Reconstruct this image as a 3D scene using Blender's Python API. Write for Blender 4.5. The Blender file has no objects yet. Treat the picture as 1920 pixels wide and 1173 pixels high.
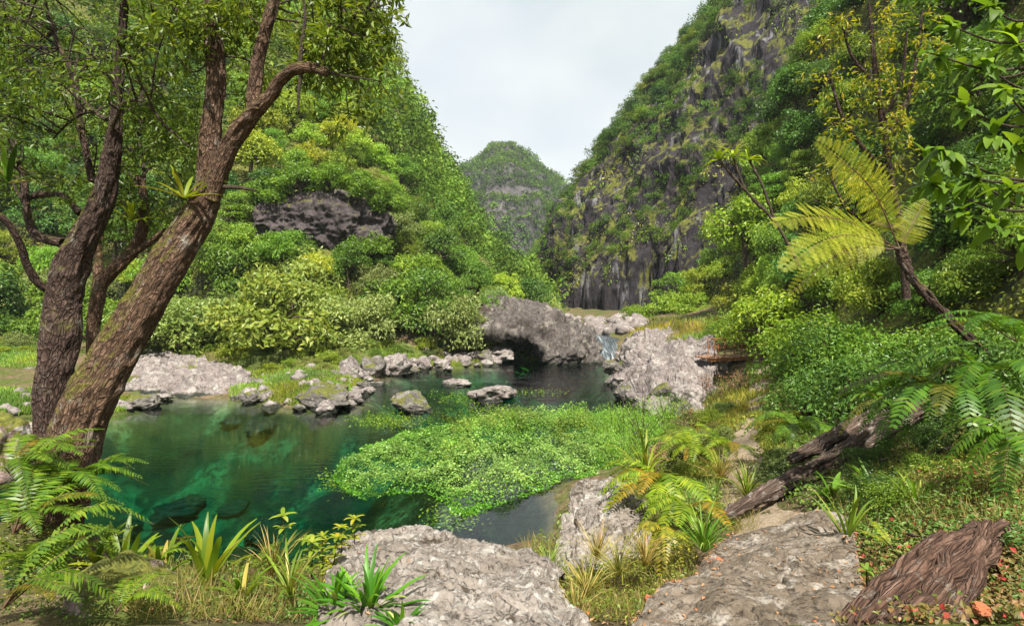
import bpy, math, random
import numpy as np
from mathutils import Vector, Matrix, Euler

# ------------------------------------------------------------------ camera, sky, sun, exposure
SC = bpy.context.scene
COL = SC.collection
F, H, HY = 1066.0, 4.5, 560.0           # focal length in photo pixels, eye height above the water, horizon row
cam = bpy.data.cameras.new('camera')
cam.sensor_width = 36.0
cam.lens = 36.0 * F / 1920.0
cam.shift_y = -(586.5 - HY) / 1920.0
cam.clip_start = 0.1
cam.clip_end = 6000.0
camo = bpy.data.objects.new('camera', cam)
COL.objects.link(camo)
camo.location = (0, 0, H)
camo.rotation_euler = (math.radians(90), 0, 0)
SC.camera = camo

SUN_DIR = Vector((0.10, -0.56, 0.82)).normalized()      # towards the sun
world = bpy.data.worlds.new('World')
SC.world = world
world.use_nodes = True
wn, wl = world.node_tree.nodes, world.node_tree.links
bg = wn['Background']
bg.inputs['Strength'].default_value = 0.12
sky = wn.new('ShaderNodeTexSky')
sky.sky_type = 'NISHITA'
sky.sun_disc = False
sky.sun_elevation = math.asin(SUN_DIR.z)
sky.sun_rotation = math.atan2(SUN_DIR.x, SUN_DIR.y)
sky.air_density = 1.0
sky.dust_density = 2.0
tc = wn.new('ShaderNodeTexCoord')
mp = wn.new('ShaderNodeMapping')
mp.inputs['Scale'].default_value = (1.0, 1.0, 1.6)
mp.inputs['Location'].default_value = (0.6, 0.2, 0.0)
nz = wn.new('ShaderNodeTexNoise')
nz.inputs['Scale'].default_value = 2.3
nz.inputs['Detail'].default_value = 6.0
nz.inputs['Roughness'].default_value = 0.5
rp = wn.new('ShaderNodeValToRGB')
rp.color_ramp.elements[0].position = 0.30
rp.color_ramp.elements[0].color = (0.85, 0.85, 0.85, 1)
rp.color_ramp.elements[1].position = 0.62
rp.color_ramp.elements[1].color = (1, 1, 1, 1)
nz2 = wn.new('ShaderNodeTexNoise')
nz2.inputs['Scale'].default_value = 3.1
nz2.inputs['Detail'].default_value = 5.0
rp2 = wn.new('ShaderNodeValToRGB')
rp2.color_ramp.elements[0].position = 0.35
rp2.color_ramp.elements[0].color = (2.9, 3.2, 3.32, 1)
rp2.color_ramp.elements[1].position = 0.60
rp2.color_ramp.elements[1].color = (3.65, 3.8, 3.78, 1)
mx = wn.new('ShaderNodeMix')
mx.data_type = 'RGBA'
wl.new(tc.outputs['Generated'], mp.inputs['Vector'])
wl.new(mp.outputs[0], nz.inputs['Vector'])
wl.new(mp.outputs[0], nz2.inputs['Vector'])
wl.new(nz.outputs['Fac'], rp.inputs['Fac'])
wl.new(nz2.outputs['Fac'], rp2.inputs['Fac'])
wl.new(rp.outputs['Color'], mx.inputs[0])
wl.new(sky.outputs['Color'], mx.inputs[6])
wl.new(rp2.outputs['Color'], mx.inputs[7])
wl.new(mx.outputs[2], bg.inputs['Color'])

sl = bpy.data.lights.new('sun', 'SUN')
sl.energy = 5.0
sl.angle = math.radians(0.6)
sl.color = (1.0, 0.95, 0.86)
so = bpy.data.objects.new('sun', sl)
COL.objects.link(so)
so.rotation_euler = SUN_DIR.to_track_quat('Z', 'Y').to_euler()

SC.view_settings.view_transform = 'Standard'
SC.view_settings.look = 'None'
SC.view_settings.exposure = 1.08
SC.view_settings.gamma = 1.0
SC.view_settings.use_curve_mapping = False
SC.render.engine = 'CYCLES'
cy = SC.cycles
cy.max_bounces = 7
cy.diffuse_bounces = 2
cy.glossy_bounces = 3
cy.transmission_bounces = 4
cy.transparent_max_bounces = 10
cy.volume_bounces = 0
cy.caustics_reflective = False
cy.caustics_refractive = False
cy.use_denoising = True

# ------------------------------------------------------------------ helpers
RNG = np.random.default_rng(7)

def P(px, py, d):
    return np.array([(px - 960.0) / F * d, d, H - (py - HY) / F * d])

def G(px, py, z=0.0):
    return P(px, py, (H - z) * F / (py - HY))

def proj(p):
    p = np.asarray(p)
    d = np.maximum(p[..., 1], 0.01)
    return p[..., 0] / d * F + 960.0, HY - (p[..., 2] - H) / d * F

def _h(ix, iy, iz, s):
    n = (ix * 374761393 + iy * 668265263 + iz * 1274126177 + s * 974711) & 0xffffffff
    n = ((n ^ (n >> 13)) * 1274126177) & 0xffffffff
    n = (n ^ (n >> 16)) & 0xffff
    return n / 65535.0

def vnoise(p, s=0):
    p = np.asarray(p, dtype=np.float64)
    i = np.floor(p).astype(np.int64)
    f = p - i
    f = f * f * f * (f * (f * 6 - 15) + 10)
    x, y, z = i[..., 0], i[..., 1], i[..., 2]
    fx, fy, fz = f[..., 0], f[..., 1], f[..., 2]
    def l(a, b, t): return a + (b - a) * t
    c = [[_h(x + a, y + b, z, s) for b in (0, 1)] for a in (0, 1)]
    e = [[_h(x + a, y + b, z + 1, s) for b in (0, 1)] for a in (0, 1)]
    lo = l(l(c[0][0], c[1][0], fx), l(c[0][1], c[1][1], fx), fy)
    hi = l(l(e[0][0], e[1][0], fx), l(e[0][1], e[1][1], fx), fy)
    return l(lo, hi, fz) * 2 - 1

def fbm(p, o=4, s=0, g=0.5):
    p = np.asarray(p, dtype=np.float64)
    a, t = 1.0, 0.0
    for k in range(o):
        t = t + a * vnoise(p, s + k * 17)
        p = p * 2.03 + 11.3
        a *= g
    return t

def ridged(p, o=4, s=0):
    p = np.asarray(p, dtype=np.float64)
    a, t = 1.0, 0.0
    for k in range(o):
        t = t + a * (1 - 2 * np.abs(vnoise(p, s + k * 17)))
        p = p * 2.1 + 5.7
        a *= 0.5
    return t

def meshdata(name, V, Fs, mat=None, attrs=None, smooth=False):
    V = np.asarray(V, dtype=np.float32)
    if not isinstance(Fs, (list, tuple)):
        Fs = [Fs]
    Fs = [np.asarray(f, dtype=np.int32) for f in Fs if len(f)]
    me = bpy.data.meshes.new(name)
    me.vertices.add(len(V))
    me.vertices.foreach_set('co', V.ravel())
    nl = sum(f.size for f in Fs)
    npoly = sum(len(f) for f in Fs)
    me.loops.add(nl)
    me.polygons.add(npoly)
    me.loops.foreach_set('vertex_index', np.concatenate([f.ravel() for f in Fs]))
    tot = np.concatenate([np.full(len(f), f.shape[1], dtype=np.int32) for f in Fs])
    st = np.concatenate([[0], np.cumsum(tot)[:-1]]).astype(np.int32)
    me.polygons.foreach_set('loop_start', st)
    me.polygons.foreach_set('use_smooth', np.full(npoly, bool(smooth)))
    me.update(calc_edges=True)
    for k, a in (attrs or {}).items():
        a = np.asarray(a, dtype=np.float32)
        if a.ndim == 1:
            at = me.attributes.new(k, 'FLOAT', 'POINT')
            at.data.foreach_set('value', a)
        elif a.shape[1] == 3:
            at = me.attributes.new(k, 'FLOAT_VECTOR', 'POINT')
            at.data.foreach_set('vector', a.ravel())
    if mat is not None:
        me.materials.append(mat)
    return me

def obj(name, me, parent=None):
    o = bpy.data.objects.new(name, me)
    COL.objects.link(o)
    if parent is not None:
        o.parent = parent
    return o

def tag(o, label=None, cat=None, group=None, kind=None):
    if label: o['label'] = label
    if cat: o['category'] = cat
    if group: o['group'] = group
    if kind: o['kind'] = kind
    return o

def empty(name, loc, label, cat, group=None, rz=0.0, scale=1.0):
    o = bpy.data.objects.new(name, None)
    COL.objects.link(o)
    o.location = Vector([float(c) for c in loc])
    o.rotation_euler = (0, 0, rz)
    o.scale = (scale, scale, scale) if not hasattr(scale, '__len__') else scale
    o.empty_display_size = 0.1
    return tag(o, label, cat, group)

def cr(c, m, t=None):
    """Catmull-Rom through the rows of c (n, ...) sampled at m places."""
    c = np.asarray(c, dtype=np.float64)
    n = len(c)
    if t is None:
        t = np.linspace(0, n - 1, m)
    i = np.clip(np.floor(t).astype(int), 0, n - 2)
    f = (t - i).reshape((-1,) + (1,) * (c.ndim - 1))
    e = np.concatenate([[2 * c[0] - c[1]], c, [2 * c[-1] - c[-2]]])
    p0, p1, p2, p3 = e[i], e[i + 1], e[i + 2], e[i + 3]
    return 0.5 * (2 * p1 + (p2 - p0) * f + (2 * p0 - 5 * p1 + 4 * p2 - p3) * f ** 2 + (3 * p1 - p0 - 3 * p2 + p3) * f ** 3)

def loft(ctrl, nu, nv):
    """ctrl[u][v] -> grid (nu, nv, 3)"""
    g = cr(np.asarray(ctrl), nu)
    g = cr(np.swapaxes(g, 0, 1), nv)
    return np.swapaxes(g, 0, 1)

def gnorm(g):
    n = np.cross(np.gradient(g, axis=0), np.gradient(g, axis=1))
    return n / np.maximum(np.linalg.norm(n, axis=-1, keepdims=True), 1e-9)

def grid_faces(nu, nv, closed_v=False):
    a = np.arange(nu * nv).reshape(nu, nv)
    b = np.concatenate([a, a[:, :1]], axis=1) if closed_v else a
    return np.stack([b[:-1, :-1], b[1:, :-1], b[1:, 1:], b[:-1, 1:]], -1).reshape(-1, 4)

def grid_obj(name, g, mat, parent=None, smooth=True, attrs=None):
    nu, nv = g.shape[:2]
    return obj(name, meshdata(name, g.reshape(-1, 3), grid_faces(nu, nv), mat, attrs, smooth), parent)

def orient(g, toward=(0, 0, H)):
    """normals that face the viewer's side of the surface"""
    n = gnorm(g)
    if np.mean(np.sum(n * (np.array(toward) - g), -1)) < 0:
        n = -n
    return n

def tube(pts, rad, sides=8, segs=None, rough=0.0, seed=0, bark=True, cap=True):
    pts = np.asarray(pts, dtype=np.float64)
    rad = np.asarray(rad, dtype=np.float64)
    if segs is None:
        segs = max(2, (len(pts) - 1) * 4)
    c = cr(pts, segs + 1)
    r = np.interp(np.linspace(0, len(rad) - 1, segs + 1), np.arange(len(rad)), rad)
    t = np.gradient(c, axis=0)
    t /= np.maximum(np.linalg.norm(t, axis=1, keepdims=True), 1e-9)
    ref = np.array([0.31, 0.95, 0.05])
    n = np.zeros_like(t)
    u = np.cross(t[0], ref); u /= np.linalg.norm(u)
    for k in range(len(t)):
        u = u - t[k] * np.dot(u, t[k])
        u /= max(np.linalg.norm(u), 1e-9)
        n[k] = u
    b = np.cross(t, n)
    a = np.linspace(0, 2 * np.pi, sides, endpoint=False)
    L = np.concatenate([[0], np.cumsum(np.linalg.norm(np.diff(c, axis=0), axis=1))])
    ca, sa = np.cos(a), np.sin(a)
    rr = r[:, None] * np.ones((1, sides))
    bc = np.stack([np.repeat(ca[None], len(c), 0) * r.mean() * 1.0, np.repeat(sa[None], len(c), 0) * r.mean(),
                   np.repeat(L[:, None], sides, 1)], -1)
    if rough > 0:
        q = bc * np.array([1, 1, 0.22])
        k = 1.0 / max(r.mean(), 1e-3)
        rr = rr * (1 + 0.12 * fbm(bc * k * np.array([0.8, 0.8, 0.3]), 3, seed))
        rr = rr + rough * 1.5 * (ridged(q * 17.0, 4, seed + 5) - 0.5) + 0.10 * rr * np.clip(fbm(bc * 2.2, 2, seed + 8), 0, 1)
    V = c[:, None] + rr[..., None] * (ca[None, :, None] * n[:, None] + sa[None, :, None] * b[:, None])
    Fc = grid_faces(len(c), sides, True)
    V = V.reshape(-1, 3)
    bcf = bc.reshape(-1, 3)
    Fs = [Fc]
    if cap:
        V = np.concatenate([V, [c[0]], [c[-1]]])
        bcf = np.concatenate([bcf, [[0, 0, 0]], [[0, 0, L[-1]]]])
        m = len(c) * sides
        i = np.arange(sides); j = (i + 1) % sides
        Fs.append(np.stack([np.full(sides, m), j, i], -1))
        e = (len(c) - 1) * sides
        Fs.append(np.stack([np.full(sides, m + 1), e + i, e + j], -1))
    return V, Fs, bcf

class MB:
    """collects pieces of geometry that belong to one part"""
    def __init__(s): s.V, s.F, s.A, s.n = [], {}, {}, 0
    def add(s, V, Fs, **attrs):
        V = np.asarray(V, dtype=np.float64)
        for f in (Fs if isinstance(Fs, (list, tuple)) else [Fs]):
            f = np.asarray(f)
            if len(f): s.F.setdefault(f.shape[1], []).append(f + s.n)
        s.V.append(V); s.n += len(V)
        for k, a in attrs.items(): s.A.setdefault(k, []).append(np.asarray(a, dtype=np.float64))
        return s
    def data(s, name, mat, smooth=False):
        return meshdata(name, np.concatenate(s.V), [np.concatenate(f) for f in s.F.values()], mat,
                        {k: np.concatenate(a) for k, a in s.A.items()}, smooth)
    def build(s, name, mat, parent=None, smooth=False):
        return obj(name, s.data(name, mat, smooth), parent)

def unit(v): return v / np.maximum(np.linalg.norm(v, axis=-1, keepdims=True), 1e-9)

def leafs(pos, nrm, size, rng, aspect=0.45, droop=0.3, fold=0.12, tdir=None):
    """diamond leaves, folded on the midrib"""
    N = len(pos)
    size = np.broadcast_to(np.asarray(size, dtype=np.float64), (N,))[:, None] * rng.uniform(0.7, 1.25, (N, 1))
    t = rng.normal(size=(N, 3)) if tdir is None else tdir + rng.normal(size=(N, 3)) * 0.35
    t[:, 2] -= droop
    t = t - nrm * np.sum(t * nrm, 1, keepdims=True)
    t = unit(t)
    b = np.cross(nrm, t)
    mid = pos + t * size * 0.42
    w = size * aspect * 0.5
    up = nrm * size * fold
    V = np.stack([pos, mid + b * w + up, pos + t * size - up * 0.6, mid - b * w + up], 1).reshape(-1, 3)
    Fq = np.arange(N * 4).reshape(N, 4)
    r = np.repeat(rng.random(N), 4)
    return V, Fq, r

def sph(rng, n):
    return unit(rng.normal(size=(n, 3)))

# ------------------------------------------------------------------ materials
def node_mat(name):
    m = bpy.data.materials.new(name)
    m.use_nodes = True
    nt = m.node_tree
    for n in list(nt.nodes): nt.nodes.remove(n)
    out = nt.nodes.new('ShaderNodeOutputMaterial')
    return m, nt.nodes, nt.links, out

def ramp(nodes, stops):
    r = nodes.new('ShaderNodeValToRGB')
    e = r.color_ramp.elements
    while len(e) > len(stops): e.remove(e[-1])
    while len(e) < len(stops): e.new(0.5)
    for k, (p, c) in enumerate(stops):
        e[k].position = p
        e[k].color = (c[0], c[1], c[2], 1)
    return r

def noise(nodes, links, vec, scale, detail=5, rough=0.55, dist=0.0):
    n = nodes.new('ShaderNodeTexNoise')
    n.inputs['Scale'].default_value = scale
    n.inputs['Detail'].default_value = detail
    n.inputs['Roughness'].default_value = rough
    n.inputs['Distortion'].default_value = dist
    if vec is not None: links.new(vec, n.inputs['Vector'])
    return n.outputs['Fac']

def mixc(nodes, links, fac, a, b, mode='MIX'):
    m = nodes.new('ShaderNodeMix')
    m.data_type = 'RGBA'
    m.blend_type = mode
    for s, v in ((m.inputs[0], fac), (m.inputs[6], a), (m.inputs[7], b)):
        if hasattr(v, 'is_linked') or hasattr(v, 'links'): links.new(v, s)
        elif isinstance(v, (int, float)): s.default_value = v
        else: s.default_value = (v[0], v[1], v[2], 1)
    return m.outputs[2]

def mapr(nodes, links, v, a, b, c=0.0, d=1.0):
    m = nodes.new('ShaderNodeMapRange')
    links.new(v, m.inputs[0])
    for k, x in enumerate((a, b, c, d)): m.inputs[k + 1].default_value = x
    return m.outputs[0]

def vscale(nodes, links, vec, s):
    m = nodes.new('ShaderNodeMapping')
    m.inputs['Scale'].default_value = s
    links.new(vec, m.inputs['Vector'])
    return m.outputs[0]

def leaf_mat(name, c0, c1, c2, trans=0.35, rough=0.42, tint=False, spec=0.35, dead=None):
    """leaf colours by a random value per leaf; tint per plant from the object's colour or an attribute"""
    m, N, L, out = node_mat(name)
    at = N.new('ShaderNodeAttribute'); at.attribute_name = 'rnd'
    st = [(0.0, c0), (0.5, c1), (0.95, c2)]
    if dead: st = [(0.0, c0), (0.5, c1), (0.9, c2), (0.97, dead)]
    r = ramp(N, st)
    L.new(at.outputs['Fac'], r.inputs['Fac'])
    if tint:
        ta = N.new('ShaderNodeAttribute'); ta.attribute_name = 'tint'
        tcol = ta.outputs['Vector']
    else:
        ta = N.new('ShaderNodeObjectInfo'); tcol = ta.outputs['Color']
    col = mixc(N, L, 1.0, r.outputs['Color'], tcol, 'MULTIPLY')
    p = N.new('ShaderNodeBsdfPrincipled')
    p.inputs['Roughness'].default_value = rough
    p.inputs['Specular IOR Level'].default_value = spec
    L.new(col, p.inputs['Base Color'])
    t = N.new('ShaderNodeBsdfTranslucent')
    tcl = mixc(N, L, 1.0, col, (1.35, 1.25, 0.55), 'MULTIPLY')
    L.new(tcl, t.inputs['Color'])
    mx = N.new('ShaderNodeMixShader'); mx.inputs[0].default_value = trans
    L.new(p.outputs[0], mx.inputs[1]); L.new(t.outputs[0], mx.inputs[2])
    L.new(mx.outputs[0], out.inputs['Surface'])
    return m

def bark_mat(name, dark, mid, light, lichen=0.25, k=1.0, moss=0.0, stretch=0.26):
    m, N, L, out = node_mat(name)
    at = N.new('ShaderNodeAttribute'); at.attribute_name = 'bc'
    v = vscale(N, L, at.outputs['Vector'], (1, 1, stretch))
    n0 = N.new('ShaderNodeTexNoise'); n0.inputs['Scale'].default_value = 9 * k; n0.inputs['Detail'].default_value = 4
    L.new(v, n0.inputs['Vector'])
    va = N.new('ShaderNodeVectorMath'); va.operation = 'MULTIPLY_ADD'; va.inputs[1].default_value = (0.09 / k, 0.09 / k, 0.06 / k)
    L.new(n0.outputs['Color'], va.inputs[0]); L.new(v, va.inputs[2])
    v = va.outputs[0]
    n1 = noise(N, L, v, 30 * k, 8, 0.68, 0.8)
    vo = N.new('ShaderNodeTexVoronoi'); vo.feature = 'DISTANCE_TO_EDGE'
    vo.inputs['Scale'].default_value = 40 * k
    L.new(v, vo.inputs['Vector'])
    crk0 = mapr(N, L, vo.outputs['Distance'], 0.0, 0.22)
    nb = noise(N, L, v, 55 * k, 6, 0.7)
    mulb = N.new('ShaderNodeMath'); mulb.operation = 'MULTIPLY'; L.new(crk0, mulb.inputs[0]); L.new(mapr(N, L, nb, 0.30, 0.60, 0.25, 1.3), mulb.inputs[1])
    crk = mulb.outputs[0]
    r = ramp(N, [(0.28, dark), (0.5, mid), (0.72, light)])
    L.new(n1, r.inputs['Fac'])
    c = mixc(N, L, mapr(N, L, crk, 0.0, 0.8, 0.25, 1.0), [x * 0.5 for x in dark], r.outputs['Color'])
    v2 = vscale(N, L, at.outputs['Vector'], (1, 1, 0.5))
    n2 = noise(N, L, v2, 7 * k, 7, 0.7)
    lf = mapr(N, L, n2, 0.56, 0.70, 0, lichen * 2)
    c = mixc(N, L, lf, c, (0.36, 0.34, 0.29))
    if moss > 0:
        g = N.new('ShaderNodeNewGeometry')
        sx = N.new('ShaderNodeSeparateXYZ'); L.new(g.outputs['Normal'], sx.inputs[0])
        up = mapr(N, L, sx.outputs['Z'], 0.12, 0.45)
        n3 = noise(N, L, at.outputs['Vector'], 3.5, 6, 0.7)
        mm = mapr(N, L, n3, 0.52 - 0.08 * moss, 0.60 - 0.08 * moss)
        ml = N.new('ShaderNodeMath'); ml.operation = 'MULTIPLY'
        L.new(up, ml.inputs[0]); L.new(mm, ml.inputs[1])
        n4 = noise(N, L, at.outputs['Vector'], 60, 3)
        rm = ramp(N, [(0.3, (0.045, 0.055, 0.010)), (0.7, (0.20, 0.18, 0.025))]); L.new(n4, rm.inputs['Fac'])
        c = mixc(N, L, ml.outputs[0], c, rm.outputs['Color'])
    p = N.new('ShaderNodeBsdfPrincipled')
    p.inputs['Roughness'].default_value = 0.85
    p.inputs['Specular IOR Level'].default_value = 0.2
    L.new(c, p.inputs['Base Color'])
    bsum = N.new('ShaderNodeMath'); bsum.operation = 'ADD'
    L.new(crk, bsum.inputs[0]); L.new(n1, bsum.inputs[1])
    bp = N.new('ShaderNodeBump'); bp.inputs['Strength'].default_value = 1.0
    bp.inputs['Distance'].default_value = 0.02 / k
    L.new(bsum.outputs[0], bp.inputs['Height'])
    L.new(bp.outputs[0], p.inputs['Normal'])
    L.new(p.outputs[0], out.inputs['Surface'])
    return m

def rock_mat(name, dark, mid, light, scale=1.0, lichen=None, stretch=(1, 1, 1), moss=0.0, bump=0.05, crack=0.5, wet=None, streak=None, dirt=0.0):
    m, N, L, out = node_mat(name)
    g = N.new('ShaderNodeNewGeometry')
    pos = vscale(N, L, g.outputs['Position'], [s * scale for s in stretch])
    n1 = noise(N, L, pos, 0.9, 8, 0.62, 0.4)
    n2 = noise(N, L, pos, 5.0, 8, 0.68, 0.8)
    r = ramp(N, [(0.30, dark), (0.5, mid), (0.68, light)])
    ad = N.new('ShaderNodeMath'); ad.operation = 'ADD'
    mu = N.new('ShaderNodeMath'); mu.operation = 'MULTIPLY'; mu.inputs[1].default_value = 0.5
    mu2 = N.new('ShaderNodeMath'); mu2.operation = 'MULTIPLY'; mu2.inputs[1].default_value = 0.5
    L.new(n1, mu.inputs[0]); L.new(n2, mu2.inputs[0]); L.new(mu.outputs[0], ad.inputs[0]); L.new(mu2.outputs[0], ad.inputs[1])
    L.new(ad.outputs[0], r.inputs['Fac'])
    c = r.outputs['Color']
    # pits and cracks
    n3 = noise(N, L, pos, 9.0, 6, 0.75, 1.5)
    pit = mapr(N, L, n3, 0.33, 0.45)
    ck = N.new('ShaderNodeMath'); ck.operation = 'MULTIPLY_ADD'
    ck.inputs[1].default_value = crack; ck.inputs[2].default_value = 1 - crack
    L.new(pit, ck.inputs[0])
    c = mixc(N, L, ck.outputs[0], [x * 0.35 for x in dark], c)
    if lichen:
        n4 = noise(N, L, pos, 2.6, 9, 0.75, 0.3)
        c = mixc(N, L, mapr(N, L, n4, 0.52, 0.60, 0, 0.8), c, lichen)
    if dirt:
        n8 = noise(N, L, pos, 1.9, 10, 0.78, 0.6)
        c = mixc(N, L, mapr(N, L, n8, 0.555, 0.60, 0, dirt), c, (0.045, 0.032, 0.018))
        n9 = noise(N, L, pos, 22, 6, 0.8)
        c = mixc(N, L, mapr(N, L, n9, 0.58, 0.68, 0, dirt * 0.55), c, (0.06, 0.048, 0.032))
    if streak:
        vs = vscale(N, L, g.outputs['Position'], (0.7, 0.7, 0.06))
        n6 = noise(N, L, vs, 1.0, 6, 0.6, 0.2)
        c = mixc(N, L, mapr(N, L, n6, 0.58, 0.66, 0, 0.8), c, streak)
    if moss > 0:
        sx = N.new('ShaderNodeSeparateXYZ'); L.new(g.outputs['Normal'], sx.inputs[0])
        n5 = noise(N, L, pos, 1.7, 7, 0.7)
        sm = N.new('ShaderNodeMath'); sm.operation = 'MULTIPLY_ADD'; sm.inputs[1].default_value = 0.22
        L.new(sx.outputs['Z'], sm.inputs[0]); L.new(n5, sm.inputs[2])
        mf = mapr(N, L, sm.outputs[0], 0.74 - moss * 0.3, 0.82 - moss * 0.3)
        n7 = noise(N, L, g.outputs['Position'], 14, 4)
        rm = ramp(N, [(0.3, (0.05, 0.06, 0.012)), (0.7, (0.17, 0.17, 0.03))]); L.new(n7, rm.inputs['Fac'])
        c = mixc(N, L, mf, c, rm.outputs['Color'])
    p = N.new('ShaderNodeBsdfPrincipled')
    p.inputs['Roughness'].default_value = 0.88
    p.inputs['Specular IOR Level'].default_value = 0.25
    if wet is not None:   # dark wet band where the water laps
        sz = N.new('ShaderNodeSeparateXYZ'); L.new(g.outputs['Position'], sz.inputs[0])
        nw = noise(N, L, g.outputs['Position'], 2.0, 4)
        mw = N.new('ShaderNodeMath'); mw.operation = 'MULTIPLY_ADD'; mw.inputs[1].default_value = -0.3
        L.new(nw, mw.inputs[0]); L.new(sz.outputs['Z'], mw.inputs[2])
        wf = mapr(N, L, mw.outputs[0], -0.05, 0.03)
        c = mixc(N, L, wf, (0.03, 0.032, 0.022), c)
        L.new(mapr(N, L, wf, 0, 1, 0.25, 0.88), p.inputs['Roughness'])
    L.new(c, p.inputs['Base Color'])
    b1 = N.new('ShaderNodeBump'); b1.inputs['Strength'].default_value = 0.8; b1.inputs['Distance'].default_value = bump
    bs = N.new('ShaderNodeMath'); bs.operation = 'MULTIPLY_ADD'; bs.inputs[1].default_value = 0.5
    L.new(pit, bs.inputs[0]); L.new(n2, bs.inputs[2])
    L.new(bs.outputs[0], b1.inputs['Height'])
    L.new(b1.outputs[0], p.inputs['Normal'])
    L.new(p.outputs[0], out.inputs['Surface'])
    return m

def plain_mat(name, a, b, scale=20, rough=0.7, bump=0.0, metal=0.0, trans=0.0):
    m, N, L, out = node_mat(name)
    t = N.new('ShaderNodeTexCoord')
    n = noise(N, L, t.outputs['Object'], scale, 6, 0.65)
    r = ramp(N, [(0.35, a), (0.65, b)]); L.new(n, r.inputs['Fac'])
    p = N.new('ShaderNodeBsdfPrincipled')
    p.inputs['Roughness'].default_value = rough
    p.inputs['Metallic'].default_value = metal
    L.new(r.outputs['Color'], p.inputs['Base Color'])
    if bump:
        bp = N.new('ShaderNodeBump'); bp.inputs['Distance'].default_value = bump
        L.new(n, bp.inputs['Height']); L.new(bp.outputs[0], p.inputs['Normal'])
    if trans:
        tr = N.new('ShaderNodeBsdfTranslucent'); L.new(r.outputs['Color'], tr.inputs['Color'])
        mx = N.new('ShaderNodeMixShader'); mx.inputs[0].default_value = trans
        L.new(p.outputs[0], mx.inputs[1]); L.new(tr.outputs[0], mx.inputs[2])
        L.new(mx.outputs[0], out.inputs['Surface'])
    else:
        L.new(p.outputs[0], out.inputs['Surface'])
    return m

def ground_mat():
    m, N, L, out = node_mat('ground')
    g = N.new('ShaderNodeNewGeometry')
    n1 = noise(N, L, g.outputs['Position'], 0.55, 8, 0.65)
    n2 = noise(N, L, g.outputs['Position'], 6.0, 8, 0.7)
    e = ramp(N, [(0.3, (0.045, 0.03, 0.018)), (0.5, (0.13, 0.09, 0.055)), (0.7, (0.24, 0.18, 0.11))]); L.new(n2, e.inputs['Fac'])
    gr = ramp(N, [(0.3, (0.035, 0.05, 0.012)), (0.7, (0.11, 0.13, 0.03))]); L.new(n2, gr.inputs['Fac'])
    c = mixc(N, L, mapr(N, L, n1, 0.42, 0.58), gr.outputs['Color'], e.outputs['Color'])
    # the bed of the pool: pale sand and silt with dark weed and rock patches
    sz = N.new('ShaderNodeSeparateXYZ'); L.new(g.outputs['Position'], sz.inputs[0])
    n3 = noise(N, L, g.outputs['Position'], 0.42, 7, 0.62, 0.5)
    bed = ramp(N, [(0.34, (0.010, 0.013, 0.008)), (0.50, (0.036, 0.045, 0.022)), (0.66, (0.19, 0.205, 0.09))]); L.new(n3, bed.inputs['Fac'])
    n5 = noise(N, L, g.outputs['Position'], 3.0, 6, 0.65, 0.5)
    bedc = mixc(N, L, mapr(N, L, n5, 0.36, 0.52, 0.0, 1.0), (0.025, 0.03, 0.016), bed.outputs['Color'])
    c = mixc(N, L, mapr(N, L, sz.outputs['Z'], -0.25, 0.0), bedc, c)
    p = N.new('ShaderNodeBsdfPrincipled'); p.inputs['Roughness'].default_value = 0.95
    p.inputs['Specular IOR Level'].default_value = 0.1
    L.new(c, p.inputs['Base Color'])
    bp = N.new('ShaderNodeBump'); bp.inputs['Distance'].default_value = 0.05; L.new(n2, bp.inputs['Height'])
    L.new(bp.outputs[0], p.inputs['Normal'])
    L.new(p.outputs[0], out.inputs['Surface'])
    return m

def water_mat(name, absorb, density, ripple=0.02, vol=True, foam=False):
    m, N, L, out = node_mat(name)
    g = N.new('ShaderNodeNewGeometry')
    fr = N.new('ShaderNodeFresnel'); fr.inputs['IOR'].default_value = 1.40
    v1 = vscale(N, L, g.outputs['Position'], (1.0, 2.2, 1.0))
    n1 = noise(N, L, v1, 2.6, 3, 0.5)
    n2 = noise(N, L, v1, 0.30, 3, 0.5)
    amp = mapr(N, L, n2, 0.40, 0.62, 0.25, 1.0)
    sz = N.new('ShaderNodeSeparateXYZ'); L.new(g.outputs['Position'], sz.inputs[0])
    far = mapr(N, L, sz.outputs['Y'], 20.0, 36.0, 0.5, 4.0)      # livelier below the cascade
    ml = N.new('ShaderNodeMath'); ml.operation = 'MULTIPLY'; L.new(amp, ml.inputs[0]); L.new(far, ml.inputs[1])
    bp = N.new('ShaderNodeBump'); bp.inputs['Strength'].default_value = 1.0
    md = N.new('ShaderNodeMath'); md.operation = 'MULTIPLY'; md.inputs[1].default_value = ripple; L.new(ml.outputs[0], md.inputs[0])
    L.new(md.outputs[0], bp.inputs['Distance'])
    L.new(n1, bp.inputs['Height'])
    L.new(bp.outputs[0], fr.inputs['Normal'])
    gl = N.new('ShaderNodeBsdfGlossy'); gl.inputs['Roughness'].default_value = 0.02
    L.new(bp.outputs[0], gl.inputs['Normal'])
    tr = N.new('ShaderNodeBsdfTransparent')
    mx = N.new('ShaderNodeMixShader')
    L.new(fr.outputs[0], mx.inputs[0]); L.new(tr.outputs[0], mx.inputs[1]); L.new(gl.outputs[0], mx.inputs[2])
    L.new(mx.outputs[0], out.inputs['Surface'])
    if vol:
        ab = N.new('ShaderNodeVolumeAbsorption')
        ab.inputs['Color'].default_value = (*absorb, 1); ab.inputs['Density'].default_value = density
        L.new(ab.outputs[0], out.inputs['Volume'])
    return m

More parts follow.
